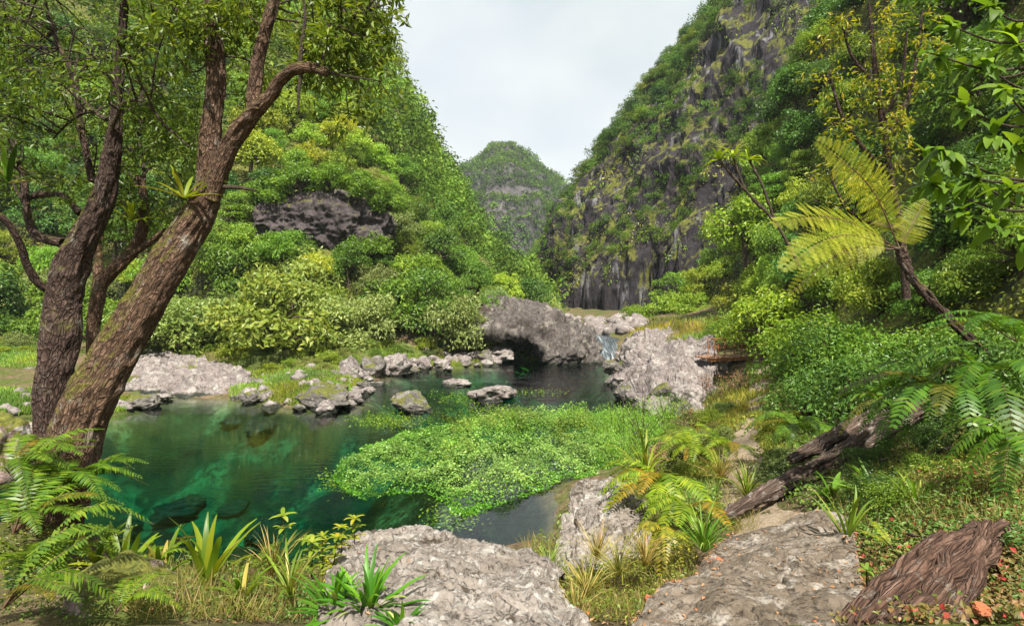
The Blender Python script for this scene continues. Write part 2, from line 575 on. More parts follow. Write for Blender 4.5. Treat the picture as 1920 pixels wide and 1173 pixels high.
M = {}
M['ground'] = ground_mat()
M['water'] = water_mat('pool_water', (0.0, 0.78, 0.72), 0.31, 0.016)
M['leaf_mid'] = leaf_mat('leaf_mid', (0.050, 0.100, 0.010), (0.105, 0.185, 0.018), (0.190, 0.270, 0.030))
M['leaf_lime'] = leaf_mat('leaf_lime', (0.100, 0.160, 0.012), (0.190, 0.270, 0.020), (0.310, 0.350, 0.040))
M['leaf_grey'] = leaf_mat('leaf_grey', (0.085, 0.120, 0.028), (0.165, 0.210, 0.055), (0.265, 0.295, 0.100))
M['leaf_dark'] = leaf_mat('leaf_dark', (0.026, 0.062, 0.010), (0.055, 0.120, 0.016), (0.105, 0.175, 0.026), 0.3, 0.45, spec=0.35)
M['leaf_olive'] = leaf_mat('leaf_olive', (0.045, 0.080, 0.010), (0.095, 0.150, 0.018), (0.180, 0.230, 0.035), 0.42, 0.42, spec=0.4)
M['leaf_far'] = leaf_mat('leaf_far', (0.055, 0.105, 0.014), (0.110, 0.180, 0.022), (0.180, 0.250, 0.034), 0.3, 0.6, tint=True, spec=0.1)
M['leaf_cress'] = leaf_mat('leaf_cress', (0.045, 0.130, 0.014), (0.095, 0.220, 0.024), (0.190, 0.330, 0.060), 0.35, 0.4, tint=True, spec=0.4)
M['leaf_fern'] = leaf_mat('leaf_fern', (0.050, 0.110, 0.010), (0.095, 0.180, 0.014), (0.180, 0.250, 0.022), 0.4, 0.4)
M['leaf_treefern'] = leaf_mat('leaf_treefern', (0.25, 0.30, 0.018), (0.38, 0.42, 0.024), (0.52, 0.51, 0.05), 0.5, 0.45, spec=0.3)
M['leaf_yellow'] = leaf_mat('leaf_yellow', (0.10, 0.17, 0.015), (0.23, 0.29, 0.02), (0.44, 0.40, 0.03), 0.45, 0.45, dead=(0.46, 0.36, 0.03))
M['leaf_grass'] = leaf_mat('leaf_grass', (0.075, 0.125, 0.014), (0.140, 0.190, 0.022), (0.260, 0.250, 0.060), 0.35, 0.5, dead=(0.40, 0.31, 0.14))
M['leaf_straw'] = leaf_mat('leaf_straw', (0.12, 0.14, 0.02), (0.22, 0.20, 0.045), (0.32, 0.25, 0.09), 0.3, 0.6, dead=(0.42, 0.30, 0.14))
M['leaf_litter'] = leaf_mat('leaf_litter', (0.14, 0.075, 0.035), (0.27, 0.15, 0.07), (0.40, 0.22, 0.10), 0.1, 0.7, dead=(0.45, 0.12, 0.04))
M['leaf_red'] = leaf_mat('leaf_red', (0.09, 0.10, 0.02), (0.17, 0.13, 0.03), (0.24, 0.13, 0.05), 0.25, 0.5, dead=(0.38, 0.05, 0.04))
M['leaf_cover'] = leaf_mat('leaf_cover', (0.055, 0.100, 0.010), (0.115, 0.180, 0.018), (0.210, 0.250, 0.035), 0.3, 0.5, tint=True)
M['bark'] = bark_mat('bark_brown', (0.050, 0.028, 0.017), (0.165, 0.098, 0.062), (0.34, 0.225, 0.15), 0.4, 1.0, 1.0)
M['bark_dark'] = bark_mat('bark_dark', (0.030, 0.018, 0.014), (0.095, 0.060, 0.046), (0.20, 0.135, 0.105), 0.35, 1.0, 0.5)
M['bark_small'] = bark_mat('bark_small', (0.04, 0.028, 0.018), (0.10, 0.075, 0.05), (0.19, 0.15, 0.11), 0.2, 2.0)
M['wood_old'] = bark_mat('weathered_wood', (0.040, 0.026, 0.019), (0.135, 0.092, 0.070), (0.30, 0.225, 0.18), 0.45, 1.6, 0.0, 0.05)
M['wood_root'] = bark_mat('root_wood', (0.036, 0.020, 0.013), (0.13, 0.072, 0.048), (0.29, 0.185, 0.135), 0.35, 1.6, 0.0, 0.05)
M['rachis'] = plain_mat('fern_rachis', (0.05, 0.025, 0.012), (0.12, 0.06, 0.025), 10, 0.6)
M['rock_near'] = rock_mat('rock_pale', (0.094, 0.076, 0.061), (0.216, 0.184, 0.155), (0.338, 0.302, 0.266), 1.3, (0.403, 0.382, 0.346), bump=0.06, crack=0.9, moss=-0.1, dirt=0.85)
M['rock_shore'] = rock_mat('rock_shore', (0.089, 0.070, 0.067), (0.215, 0.181, 0.167), (0.340, 0.300, 0.274), 0.8, (0.370, 0.344, 0.311), bump=0.12, crack=0.9, moss=-0.05, wet=0.2, dirt=0.6)
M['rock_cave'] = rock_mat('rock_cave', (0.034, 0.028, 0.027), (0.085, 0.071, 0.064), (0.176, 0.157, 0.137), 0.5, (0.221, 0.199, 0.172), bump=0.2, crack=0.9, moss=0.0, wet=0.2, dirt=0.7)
M['rock_face'] = rock_mat('rock_face', (0.022, 0.018, 0.018), (0.065, 0.052, 0.052), (0.130, 0.110, 0.107), 0.8, None, (1, 1, 0.45), bump=0.15, crack=0.8, moss=0.2)
M['rock_slab'] = rock_mat('rock_slab', (0.067, 0.049, 0.032), (0.155, 0.122, 0.089), (0.271, 0.226, 0.179), 1.5, (0.338, 0.302, 0.259), bump=0.05, crack=0.85, moss=0.0, dirt=0.5)
M['cliff'] = rock_mat('cliff', (0.012, 0.011, 0.015), (0.028, 0.023, 0.027), (0.056, 0.045, 0.043), 0.30, None, (1, 1, 0.25), bump=0.6, crack=0.8, streak=(0.198, 0.193, 0.204), moss=0.5)
M['peak_rock'] = rock_mat('peak_rock', (0.025, 0.023, 0.025), (0.067, 0.061, 0.059), (0.139, 0.126, 0.118), 0.06, None, (1, 1, 0.35), bump=1.0, crack=0.5)
M['rock_grey'] = rock_mat('rock_grey', (0.05, 0.045, 0.042), (0.13, 0.115, 0.105), (0.24, 0.215, 0.19), 0.9, (0.28, 0.26, 0.22), bump=0.12, crack=0.9, moss=0.3, wet=0.2, dirt=0.6)
M['hill'] = rock_mat('hill_soil', (0.022, 0.026, 0.012), (0.042, 0.050, 0.018), (0.08, 0.08, 0.035), 0.4, None, bump=0.2, crack=0.5, moss=0.6)
M['rust'] = plain_mat('rust', (0.16, 0.05, 0.015), (0.36, 0.17, 0.05), 14, 0.85, 0.004)
M['concrete'] = plain_mat('concrete', (0.10, 0.085, 0.07), (0.22, 0.19, 0.16), 6, 0.9, 0.01)
M['plank'] = plain_mat('plank', (0.15, 0.075, 0.04), (0.33, 0.19, 0.11), 8, 0.85, 0.006)
M['path'] = rock_mat('path_earth', (0.14, 0.10, 0.06), (0.26, 0.20, 0.135), (0.38, 0.31, 0.22), 3.0, None, bump=0.02, crack=0.3)
M['moss'] = plain_mat('moss', (0.055, 0.065, 0.008), (0.24, 0.22, 0.025), 30, 0.95, 0.02)

# ------------------------------------------------------------------ ground sheet (thin-plate spline through surveyed points)
CP = []
def cp(*p): CP.append(np.array(p, dtype=np.float64))
for p in [(0, 0, 2.85), (0, -8, 3.2), (-4, 0, 2.8), (4, 0, 3.1), (9, -1, 4.2), (-9, 0, 2.7), (-22, 0, 2.8), (22, -4, 9), (-20, -12, 3), (20, -14, 9), (0, -16, 3.5)]: cp(*p)
for a in [(200, 1173, 3.0), (640, 1173, 3.1), (900, 1190, 3.3), (1300, 1173, 3.0), (1800, 1173, 2.6), (40, 1100, 4.2), (130, 985, 5.4), (330, 1090, 5.0),
          (230, 1040, 6.0), (560, 1095, 5.4), (700, 1080, 6.8), (1000, 1125, 6.2), (1130, 1060, 7.0), (1250, 1020, 7.0), (1400, 1030, 5.9), (1600, 1010, 5.1),
          (1850, 1010, 3.9), (1850, 890, 5.6), (1300, 870, 11.0), (1380, 890, 9.6), (1400, 805, 14.0), (1420, 735, 20), (1420, 668, 30), (1600, 815, 10.8),
          (1750, 810, 9.0), (1920, 780, 8.6), (1500, 740, 18), (1350, 720, 27), (1330, 800, 17)]: cp(*P(*a))
for a in [(920, 685), (860, 690), (780, 690), (740, 700), (690, 715), (650, 765), (560, 765), (470, 748), (330, 745), (250, 735), (20, 785),
          (1035, 1030), (1045, 930), (1080, 905), (1250, 800), (1175, 750), (1150, 712), (1142, 690), (930, 1048)]: cp(*G(*a))
for p in [(-6, 8.2, 0.1), (-9.2, 8.4, 0.1), (-3.5, 9.0, 0.0), (-14, 9, 0.1), (-22, 12, 0.6), (-28, 22, 0.4),
          (-10, 18, -4.2), (-6.5, 13.5, -3.6), (-12, 13, -3.4), (-3.4, 11.6, -1.9), (-1.6, 12.0, -1.6), (-.2, 11.2, -1.6), (.3, 12.4, -1.4), (2, 16, -.3), (-1.2, 14.5, -.5), (-3, 20, -1.5), (0, 26, -2.6), (2, 34, -3.4),
          (-4.5, 30, -1.4), (-18, 18, -2.2), (3.2, 23, -.6), (1, 20, -.8), (-8, 22, -1.6), (-14, 22, -2.0), (4, 38, -3), (-1, 41, -2.5), (1, 44, -1.5), (-5, 36.5, -.5),
          (-14.5, 29.5, .15), (-20, 30, .15), (-26, 32, 0.2), (-14, 36, 1.2), (-22, 38, 1.2), (-28, 40, 1.3), (-10, 31, 0.9), (-9, 36, 1.0), (-12, 40, 1.8), (-5, 41, .7), (-5, 46, 3),
          (7, 46, 1.2), (8, 60, 1.9), (13, 60, 2.2), (4, 62, 2.2), (8, 90, 3.2), (9.5, 34, .8), (8.3, 30, .6), (6.6, 26, .3), (14, 35, 2.0), (12, 30, 1.7),
          (9.5, 22, 1.5), (16, 26, 3.4), (20, 34, 4), (18, 18, 4.5), (24, 12, 7), (20, 60, 4), (30, 50, 8), (-40, 40, 3), (-40, 20, 2), (-20, 60, 6), (40, 30, 12)]: cp(*p)
CP = np.array(CP)
_c = CP[:, :2]
def _phi(r2): return 0.5 * r2 * np.log(np.maximum(r2, 1e-9))
_n = len(_c)
_K = _phi(((_c[:, None] - _c[None]) ** 2).sum(-1)) + np.eye(_n) * 0.02
_Pm = np.concatenate([np.ones((_n, 1)), _c], 1)
_A = np.block([[_K, _Pm], [_Pm.T, np.zeros((3, 3))]])
_w = np.linalg.solve(_A, np.concatenate([CP[:, 2], np.zeros(3)]))
POOL = [G(*a)[:2] for a in [(900, 668), (1000, 664), (1120, 679), (1146, 684), (1150, 705), (1165, 730), (1185, 752), (1245, 790), (1250, 810), (1190, 860), (1120, 885), (1060, 905),
        (1048, 930), (1042, 1000), (1035, 1030), (980, 1048), (930, 1050), (850, 1040), (780, 1040)]]
POOL += [np.array(a) for a in [(-3.2, 8.6), (-6, 8.0), (-10, 8.3), (-16, 9), (-24, 12), (-34, 16), (-36, 21)]]
POOL += [G(*a)[:2] for a in [(-60, 790), (20, 785), (80, 775), (200, 785), (265, 768), (275, 750), (225, 735), (300, 739), (400, 746), (470, 750), (540, 762), (600, 768), (662, 755), (650, 735),
        (690, 715), (745, 700), (790, 690), (850, 690), (930, 684)]]
POOL = np.array(POOL)
def poly_sd(q, poly):
    a = poly; b = np.roll(poly, -1, 0)
    best = np.full(len(q), 1e9); ins = np.zeros(len(q), dtype=bool)
    for s, e in zip(a, b):
        ab = e - s
        t = np.clip(((q - s) @ ab) / max(ab @ ab, 1e-9), 0, 1)
        best = np.minimum(best, np.hypot(*(q - s - t[:, None] * ab).T))
        c = ((s[1] > q[:, 1]) != (e[1] > q[:, 1])) & (q[:, 0] < (e[0] - s[0]) * (q[:, 1] - s[1]) / (e[1] - s[1] + 1e-12) + s[0])
        ins ^= c
    return np.where(ins, best, -best)
DENTS = [(1.7, 4.2, 0.9, 1.5, 0.35), (-0.6, 4.8, 1.1, 1.8, 0.4), (1.5, 8.0, 0.7, 1.0, 0.35), (2.7, 3.4, 0.6, 0.8, 0.25), (6.8, 25.5, 1.6, 3.5, 0.7), (8.6, 30, 2.2, 4, 0.8), (10.8, 29.4, 1.2, 1.8, 0.9)]
def gz(x, y):
    x = np.asarray(x, dtype=np.float64); y = np.asarray(y, dtype=np.float64)
    sh = x.shape
    q = np.stack([x.ravel(), y.ravel()], -1)
    z = np.empty(len(q))
    for a in range(0, len(q), 20000):
        b = q[a:a + 20000]
        r2 = ((b[:, None] - _c[None]) ** 2).sum(-1)
        z[a:a + 20000] = _phi(r2) @ _w[:_n] + _w[_n] + b @ _w[_n + 1:]
    d = np.hypot(q[:, 0], q[:, 1] - 25)
    t = np.clip((d - 42) / 40, 0, 1); t = t * t * (3 - 2 * t)
    z = z * (1 - t) + 3.0 * t
    sd = poly_sd(q, POOL)                                  # > 0 in the pool
    shal = np.clip((q[:, 0] + 5.0) / 3.0, 0, 1) * np.clip((24 - q[:, 1]) / 4.0, 0, 1) * np.clip((q[:, 1] - 12.5) / 1.5, 0, 1)
    dp = np.maximum(np.maximum(-z, 0.35), (1 - shal) * np.minimum(0.5 * sd, 3.2))
    zi = -np.clip(sd / 1.6, 0.0, 1) ** 0.8 * dp
    zo = np.maximum(z, np.minimum(0.05 + 0.10 * np.maximum(-sd, 0), 0.5))
    z = np.where(sd > 0, zi, zo)
    for dx, dy, r1, r2, dz in DENTS:
        z = z - dz * np.exp(-(((q[:, 0] - dx) / r1) ** 2 + ((q[:, 1] - dy) / r2) ** 2))
    q3 = np.stack([q[:, 0], q[:, 1], np.zeros(len(q))], -1)
    a = np.clip((z + 0.3) / 0.8, 0.25, 1)
    z = z + 0.10 * fbm(q3 * 0.7, 3, 3) * a + 0.03 * fbm(q3 * 4.0, 2, 9)
    return z.reshape(sh)

u = np.linspace(-5.0, 5.0, 310); v = np.linspace(-2.6, 5.4, 310)
gx = 8 * np.sinh(u); gy = 11 + 8 * np.sinh(v)
GX, GY = np.meshgrid(gx, gy, indexing='ij')
gg = np.stack([GX, GY, gz(GX, GY)], -1)
def gzf(x, y):
    x = np.asarray(x, dtype=np.float64); y = np.asarray(y, dtype=np.float64)
    a = np.clip((np.arcsinh(x / 8) + 5.0) / 10.0 * 309, 0, 308.999); b = np.clip((np.arcsinh((y - 11) / 8) + 2.6) / 8.0 * 309, 0, 308.999)
    i = a.astype(int); j = b.astype(int); f = a - i; g = b - j
    Z = gg[..., 2]
    return (Z[i, j] * (1 - f) + Z[i + 1, j] * f) * (1 - g) + (Z[i, j + 1] * (1 - f) + Z[i + 1, j + 1] * f) * g
def ray_ground(px, py, d0=2.2, d1=70, n=260):
    px = np.asarray(px, dtype=np.float64); py = np.asarray(py, dtype=np.float64)
    d = d0 * (d1 / d0) ** np.linspace(0, 1, n)
    X = (px[:, None] - 960) / F * d; Y = np.repeat(d[None], len(px), 0); Z = H - (py[:, None] - HY) / F * d
    hit = Z <= gzf(X, Y)
    k = np.argmax(hit, 1)
    ok = hit.any(1)
    i = np.arange(len(px))
    out = np.stack([X[i, k], Y[i, k], Z[i, k]], -1)
    out[:, 2] = gzf(out[:, 0], out[:, 1])
    return out, ok

tag(grid_obj('ground', gg, M['ground']), 'earth and rock floor of the valley with the bed of the pool', kind='structure')

# pool water: a closed body, the ground cuts through it
def box_mesh(name, x0, x1, y0, y1, z0, z1, mat):
    V = [(x, y, z) for z in (z0, z1) for y in (y0, y1) for x in (x0, x1)]
    Fq = [(0, 2, 3, 1), (4, 5, 7, 6), (0, 1, 5, 4), (2, 6, 7, 3), (0, 4, 6, 2), (1, 3, 7, 5)]
    return meshdata(name, V, np.array(Fq), mat)
tag(obj('pool_water', box_mesh('pool_water', -60, 13.0, 6.5, 47, -7, 0, M['water'])), 'clear emerald green water of the pool', kind='structure')
# ------------------------------------------------------------------ hillsides, cliff, far peak
def ctrl(cols):
    return np.array([[P(*q) for q in c] for c in cols])

LH = ctrl([
    [(-900, 660, 36), (-900, 500, 40), (-900, 250, 50), (-900, -100, 66), (-900, -500, 90), (-900, -500, 160)],
    [(-300, 655, 42), (-300, 480, 46), (-300, 230, 58), (-300, -80, 76), (-300, -420, 105), (-300, -350, 170)],
    [(100, 652, 43), (100, 490, 47), (100, 250, 60), (100, -50, 80), (100, -330, 108), (100, -250, 170)],
    [(400, 655, 43), (400, 480, 46), (400, 270, 58), (400, 30, 78), (400, -200, 106), (400, -120, 165)],
    [(600, 650, 43), (600, 470, 47), (600, 290, 60), (600, 110, 82), (600, -70, 112), (600, 0, 165)],
    [(740, 645, 45), (740, 510, 52), (740, 380, 66), (732, 240, 88), (705, 95, 122), (700, 150, 175)],
    [(840, 635, 48), (840, 545, 58), (845, 460, 74), (828, 385, 98), (800, 290, 136), (795, 330, 185)],
    [(930, 625, 52), (930, 580, 64), (915, 535, 82), (900, 480, 108), (872, 410, 150), (868, 440, 200)],
    [(1000, 615, 60), (1000, 592, 70), (985, 575, 88), (970, 540, 114), (945, 495, 162), (935, 500, 210)],
    [(1045, 610, 72), (1045, 600, 84), (1035, 592, 104), (1020, 575, 130), (1000, 555, 176), (990, 550, 220)]])
gl_ = loft(LH, 260, 150)
gl_ = gl_ + orient(gl_)[..., :] * (1.6 * fbm(gl_ * 0.07, 4, 21))[..., None]
tag(grid_obj('left_hillside', gl_, M['hill']), 'steep wooded hillside on the left of the gorge', kind='structure')

RC = ctrl([
    [(1000, 600, 150), (1000, 560, 152), (1002, 530, 155), (1005, 500, 160), (1010, 495, 190)],
    [(1022, 605, 118), (1022, 555, 120), (1024, 510, 124), (1030, 478, 134), (1036, 476, 170)],
    [(1036, 608, 97), (1036, 540, 99), (1040, 460, 106), (1070, 385, 122), (1090, 380, 160)],
    [(1110, 610, 86), (1112, 520, 87), (1118, 420, 95), (1160, 262, 117), (1180, 260, 155)],
    [(1195, 615, 77), (1200, 480, 78), (1208, 340, 88), (1250, 150, 112), (1280, 130, 150)],
    [(1285, 620, 69), (1292, 450, 71), (1300, 260, 82), (1345, 20, 108), (1380, 0, 150)],
    [(1400, 625, 61), (1400, 420, 64), (1405, 200, 76), (1450, -160, 102), (1490, -160, 150)],
    [(1550, 625, 54), (1550, 360, 58), (1550, 100, 69), (1600, -320, 96), (1640, -300, 150)],
    [(1900, 640, 46), (1900, 300, 52), (1900, 0, 64), (2000, -520, 92), (2060, -480, 150)],
    [(2600, 680, 38), (2600, 250, 46), (2600, -200, 58), (2700, -800, 88), (2760, -760, 150)]])
gr_ = loft(RC, 330, 220)
nr = orient(gr_)
q = gr_ * np.array([1, 1, 0.25])
dsp = 1.3 * fbm(gr_ * 0.06, 3, 41) + 1.1 * ridged(q * 0.16, 4, 43) + 0.45 * ridged(q * 0.6, 3, 47)
ledge = np.sin(gr_[..., 2] * 0.42 + 2.4 * fbm(gr_ * 0.05, 2, 49))
dsp = dsp + 0.8 * np.clip(ledge, 0, 1)
gr_ = gr_ + nr * dsp[..., None]
tag(grid_obj('right_cliff', gr_, M['cliff'], smooth=False), 'dark basalt cliff with pale streaks on the right of the gorge', kind='structure')

NR = ctrl([
    [(1318, 618, 56), (1328, 585, 58), (1336, 550, 61), (1345, 520, 66), (1380, 530, 80)],
    [(1350, 625, 46), (1358, 555, 49), (1368, 480, 54), (1385, 410, 62), (1420, 420, 80)],
    [(1425, 640, 35), (1425, 510, 40), (1432, 380, 47), (1462, 230, 57), (1500, 240, 80)],
    [(1550, 672, 23), (1550, 490, 28), (1555, 280, 35), (1570, 20, 46), (1610, 0, 70)],
    [(1750, 690, 14), (1750, 470, 18), (1750, 200, 25), (1750, -200, 36), (1790, -200, 60)],
    [(2020, 710, 10.5), (2020, 420, 13.5), (2020, 80, 19), (2020, -420, 30), (2060, -420, 55)],
    [(2700, 760, 7), (2700, 300, 9.5), (2700, -200, 14), (2700, -900, 24), (2760, -900, 45)]])
gn_ = loft(NR, 200, 130)
gn_ = gn_ + orient(gn_) * (0.6 * fbm(gn_ * 0.15, 4, 61))[..., None]
tag(grid_obj('right_hillside', gn_, M['hill']), 'steep shaded hillside rising beside the path on the right', kind='structure')

PK = ctrl([
    [(800, 520, 330), (800, 440, 370), (800, 390, 410), (800, 380, 440), (800, 420, 520)],
    [(870, 520, 320), (872, 430, 355), (876, 365, 395), (878, 340, 430), (870, 380, 520)],
    [(905, 520, 315), (908, 420, 345), (908, 345, 385), (908, 312, 425), (900, 350, 520)],
    [(935, 520, 312), (936, 410, 340), (936, 330, 375), (934, 292, 420), (930, 335, 520)],
    [(965, 520, 312), (965, 415, 340), (965, 335, 375), (962, 292, 420), (960, 335, 520)],
    [(1000, 520, 315), (1000, 430, 342), (1000, 355, 380), (998, 316, 420), (1000, 350, 520)],
    [(1035, 520, 318), (1035, 450, 348), (1036, 390, 385), (1036, 353, 425), (1040, 390, 520)],
    [(1065, 520, 322), (1066, 470, 355), (1068, 425, 390), (1070, 398, 430), (1075, 430, 520)],
    [(1130, 520, 330), (1130, 500, 365), (1135, 480, 400), (1140, 470, 440), (1145, 490, 520)]])
gp_ = loft(PK, 150, 130)
npk = orient(gp_)
lay = 0.5 + 0.5 * np.sin(gp_[..., 2] * 0.16 + 1.5 * fbm(gp_ * 0.012, 2, 70))
gp_ = gp_ + npk * (5 * fbm(gp_ * 0.022, 4, 71) + 3.5 * ridged(gp_ * np.array([1, 1, .3]) * 0.05, 3, 72) + 6 * lay)[..., None]
tag(grid_obj('far_mountain', gp_, M['peak_rock'], smooth=False), 'pointed forested peak closing the end of the gorge', kind='structure')

def sample_grid(g, n, rng, power=2.0):
    """random points on a lofted surface, evenly spread as seen from the valley mouth"""
    a = g[:-1, :-1]; b = g[1:, :-1]; c = g[:-1, 1:]
    ar = np.linalg.norm(np.cross(b - a, c - a), axis=-1)
    d = np.maximum(a[..., 1], 5)
    w = (ar / d ** power).ravel()
    k = rng.choice(len(w), n, p=w / w.sum())
    i, j = np.divmod(k, g.shape[1] - 1)
    fu, fv = rng.random((2, n, 1))
    p = (g[i, j] * (1 - fu) + g[i + 1, j] * fu) * (1 - fv) + (g[i, j + 1] * (1 - fu) + g[i + 1, j + 1] * fu) * fv
    nn = unit(np.cross(g[i + 1, j] - g[i, j], g[i, j + 1] - g[i, j]))
    s = np.sign(np.sum(nn * (np.array([0, 0, H + 30]) - p), 1, keepdims=True)); s[s == 0] = 1
    return p, nn * s, i, j

def thin(p, r, keep=None):
    """dart throwing: indices of points at least r apart (r per point)"""
    out, cells = [], {}
    rm = float(np.max(r))
    for k in range(len(p)):
        c = tuple(np.floor(p[k] / rm).astype(int))
        ok = True
        for a in (-1, 0, 1):
            for b in (-1, 0, 1):
                for e in (-1, 0, 1):
                    for q in cells.get((c[0] + a, c[1] + b, c[2] + e), ()):
                        if np.sum((p[k] - p[q]) ** 2) < (0.5 * (r[k] + r[q])) ** 2:
                            ok = False; break
                    if not ok: break
                if not ok: break
            if not ok: break
        if ok:
            out.append(k); cells.setdefault(c, []).append(k)
            if keep and len(out) >= keep: break
    return np.array(out, dtype=int)

# ------------------------------------------------------------------ tree kinds (unit crowns)
def crown_arrays(rng, n_clump, n_leaf, leaf, rx=1.0, rz=0.8, cr_=0.42, aspect=0.55, flat=0.75, droop=0.2):
    """a crown of leaf clumps; radius about 1, base at z=0"""
    cs = []
    for k in range(n_clump):
        d = sph(rng, 1)[0]
        d[2] = d[2] * 0.9 if d[2] > -0.6 else -d[2]
        r = rng.uniform(0.35, 0.92)
        cs.append(np.array([d[0] * rx * r, d[1] * rx * r, d[2] * rz * r]))
    V, Fq, R = [], [], []
    n = 0
    for c in cs:
        r = cr_ * rng.uniform(0.5, 1.25)
        m = int(n_leaf / n_clump * (r / cr_) ** 2)
        s = sph(rng, m)
        s[:, 2] = np.where(s[:, 2] < -0.65, -s[:, 2] * 0.6, s[:, 2])
        rad = r * np.where(rng.random((m, 1)) < 0.12, rng.uniform(1.0, 1.35, (m, 1)), rng.uniform(0.5, 1.08, (m, 1)) ** 0.6)
        pos = c + s * rad * np.array([1, 1, flat])
        nr_ = unit(s * 0.65 + np.array([0, 0, 0.40]) + rng.normal(size=(m, 3)) * 0.55)
        v, f, rr = leafs(pos, nr_, leaf, rng, aspect, droop)
        base = rng.uniform(-0.15, 0.15)
        V.append(v); Fq.append(f + n); R.append(np.clip(rr * 0.75 + 0.12 + base, 0, 1)); n += len(v)
    V = np.concatenate(V); V[:, 2] += rz * 0.6
    return V, np.concatenate(Fq), np.concatenate(R), [c + np.array([0, 0, rz * 0.6]) for c in cs]

def limb_mesh(rng, clumps, mat, h=0.5, r0=0.07, name='trunk'):
    mb = MB()
    top = np.array([rng.normal() * 0.08, rng.normal() * 0.08, 0.55])
    pts = [np.array([0, 0, -0.6]), np.array([rng.normal() * 0.05, rng.normal() * 0.05, 0.05]), top]
    V, Fs, bc = tube(pts, [r0 * 1.2, r0, r0 * 0.6], 7, 6); mb.add(V, Fs, bc=bc)
    for c in clumps:
        a = np.array(pts[1]) * (1 - 0.6) + top * 0.6
        mid = (a + c) * 0.5 + rng.normal(size=3) * 0.07
        V, Fs, bc = tube([a, mid, c], [r0 * 0.5, r0 * 0.3, r0 * 0.1], 5, 5); mb.add(V, Fs, bc=bc)
    return mb.data(name, mat)

KINDS = {}
def kind(key, mat, seeds, **kw):
    KINDS[key] = []
    for s in seeds:
        rng = np.random.default_rng(s)
        V, Fq, R, cl = crown_arrays(rng, **kw)
        KINDS[key].append((meshdata('crown', V, Fq, M[mat], {'rnd': R}), limb_mesh(rng, cl, M['bark_small'])))
kind('round', 'leaf_mid', (1, 2, 3), n_clump=26, n_leaf=5200, leaf=0.105, rx=1.0, rz=0.9, cr_=0.36, aspect=0.5)
kind('lime', 'leaf_lime', (4, 5, 6), n_clump=24, n_leaf=5000, leaf=0.105, rx=1.0, rz=0.8, cr_=0.36, aspect=0.5)
kind('grey', 'leaf_grey', (7, 8, 9), n_clump=30, n_leaf=5600, leaf=0.09, rx=1.05, rz=0.75, cr_=0.32, aspect=0.5)
kind('dark', 'leaf_dark', (10, 11, 12), n_clump=24, n_leaf=5000, leaf=0.11, rx=0.95, rz=1.0, cr_=0.38)
kind('layered', 'leaf_mid', (13, 14), n_clump=34, n_leaf=5200, leaf=0.09, rx=1.15, rz=0.95, cr_=0.32, flat=0.55, aspect=0.45)
kind('shrub', 'leaf_dark', (15, 16, 17), n_clump=22, n_leaf=4600, leaf=0.085, rx=1.0, rz=0.85, cr_=0.42, aspect=0.48, droop=0.4)
kind('shrub_lime', 'leaf_mid', (18, 19, 20), n_clump=22, n_leaf=4600, leaf=0.08, rx=1.0, rz=0.85, cr_=0.42, aspect=0.48, droop=0.4)

def plant_tree(key, p, R, label, cat, group, rng, name, tint=(1, 1, 1), sz=1.0, variant=None, lift=0.0):
    var = KINDS[key][int(rng.integers(len(KINDS[key]))) if variant is None else variant]
    e = empty(name, p, label, cat, group, rng.uniform(0, 6.28), (R, R, R * sz))
    c = obj('crown', var[0], e); c.color = (*tint, 1); c.location = (0, 0, lift)
    t = obj('trunk', var[1], e); t.location = (0, 0, lift)
    return e

def tint_of(rng, warm=0.12, bright=0.22):
    w = rng.normal() * warm; b = 1 + rng.normal() * bright * 0.7
    b = min(max(b, 0.6), 1.5)
    return (min(max(b * (1 + w), 0.4), 1.9), b, max(b * (1 - w * 0.6), 0.4))

# low-detail crowns for the far woods that read as one mass
def low_crowns(seed, n, leaf, k=5):
    out = []
    for s in range(k):
        rng = np.random.default_rng(seed + s)
        V, Fq, R, _ = crown_arrays(rng, 11, n, leaf, 1.0, 0.95, 0.45, 0.6, 0.8)
        out.append((V, Fq, R))
    return out

def forest(name, pts, rad, tints, protos, rng, label):
    mb = MB()
    for k in range(len(pts)):
        V, Fq, R = protos[int(rng.integers(len(protos)))]
        a = rng.uniform(0, 6.28); c, s = math.cos(a), math.sin(a)
        W = V @ np.array([[c, s, 0], [-s, c, 0], [0, 0, 1]]) * rad[k] * np.array([1, 1, rng.uniform(0.8, 1.25)])
        mb.add(W + pts[k] - np.array([0, 0, 0.25 * rad[k]]), Fq, rnd=R, tint=np.repeat(np.array(tints[k])[None], len(V), 0))
    o = mb.build(name, M['leaf_far'])
    return tag(o, label, 'forest', kind='stuff')

def cover(name, p, n, size, tints, mat, rng, label, lift=0.5, cat='undergrowth', aspect=0.5, droop=0.3):
    """leaves close over a slope, the growth between the trees"""
    nn = unit(n * 0.5 + np.array([0, 0, 0.5]) + rng.normal(size=p.shape) * 0.5)
    pos = p + n * rng.uniform(0, 1, (len(p), 1)) ** 1.5 * np.asarray(lift).reshape(-1, 1)
    V, Fq, R = leafs(pos, nn, size, rng, aspect, droop)
    o = obj(name, meshdata(name, V, Fq, M[mat], {'rnd': R, 'tint': np.repeat(tints, 4, 0)}))
    return tag(o, label, cat, kind='stuff')

def noise_tint(p, s, seed, amp=0.35, warm=0.3):
    a = fbm(p * s, 3, seed); w = fbm(p * s * 0.7 + 40, 3, seed + 5)
    b = np.clip(1 + amp * a, 0.45, 1.7)
    return np.stack([b * (1 + warm * w), b, b * (1 - 0.4 * w)], -1)

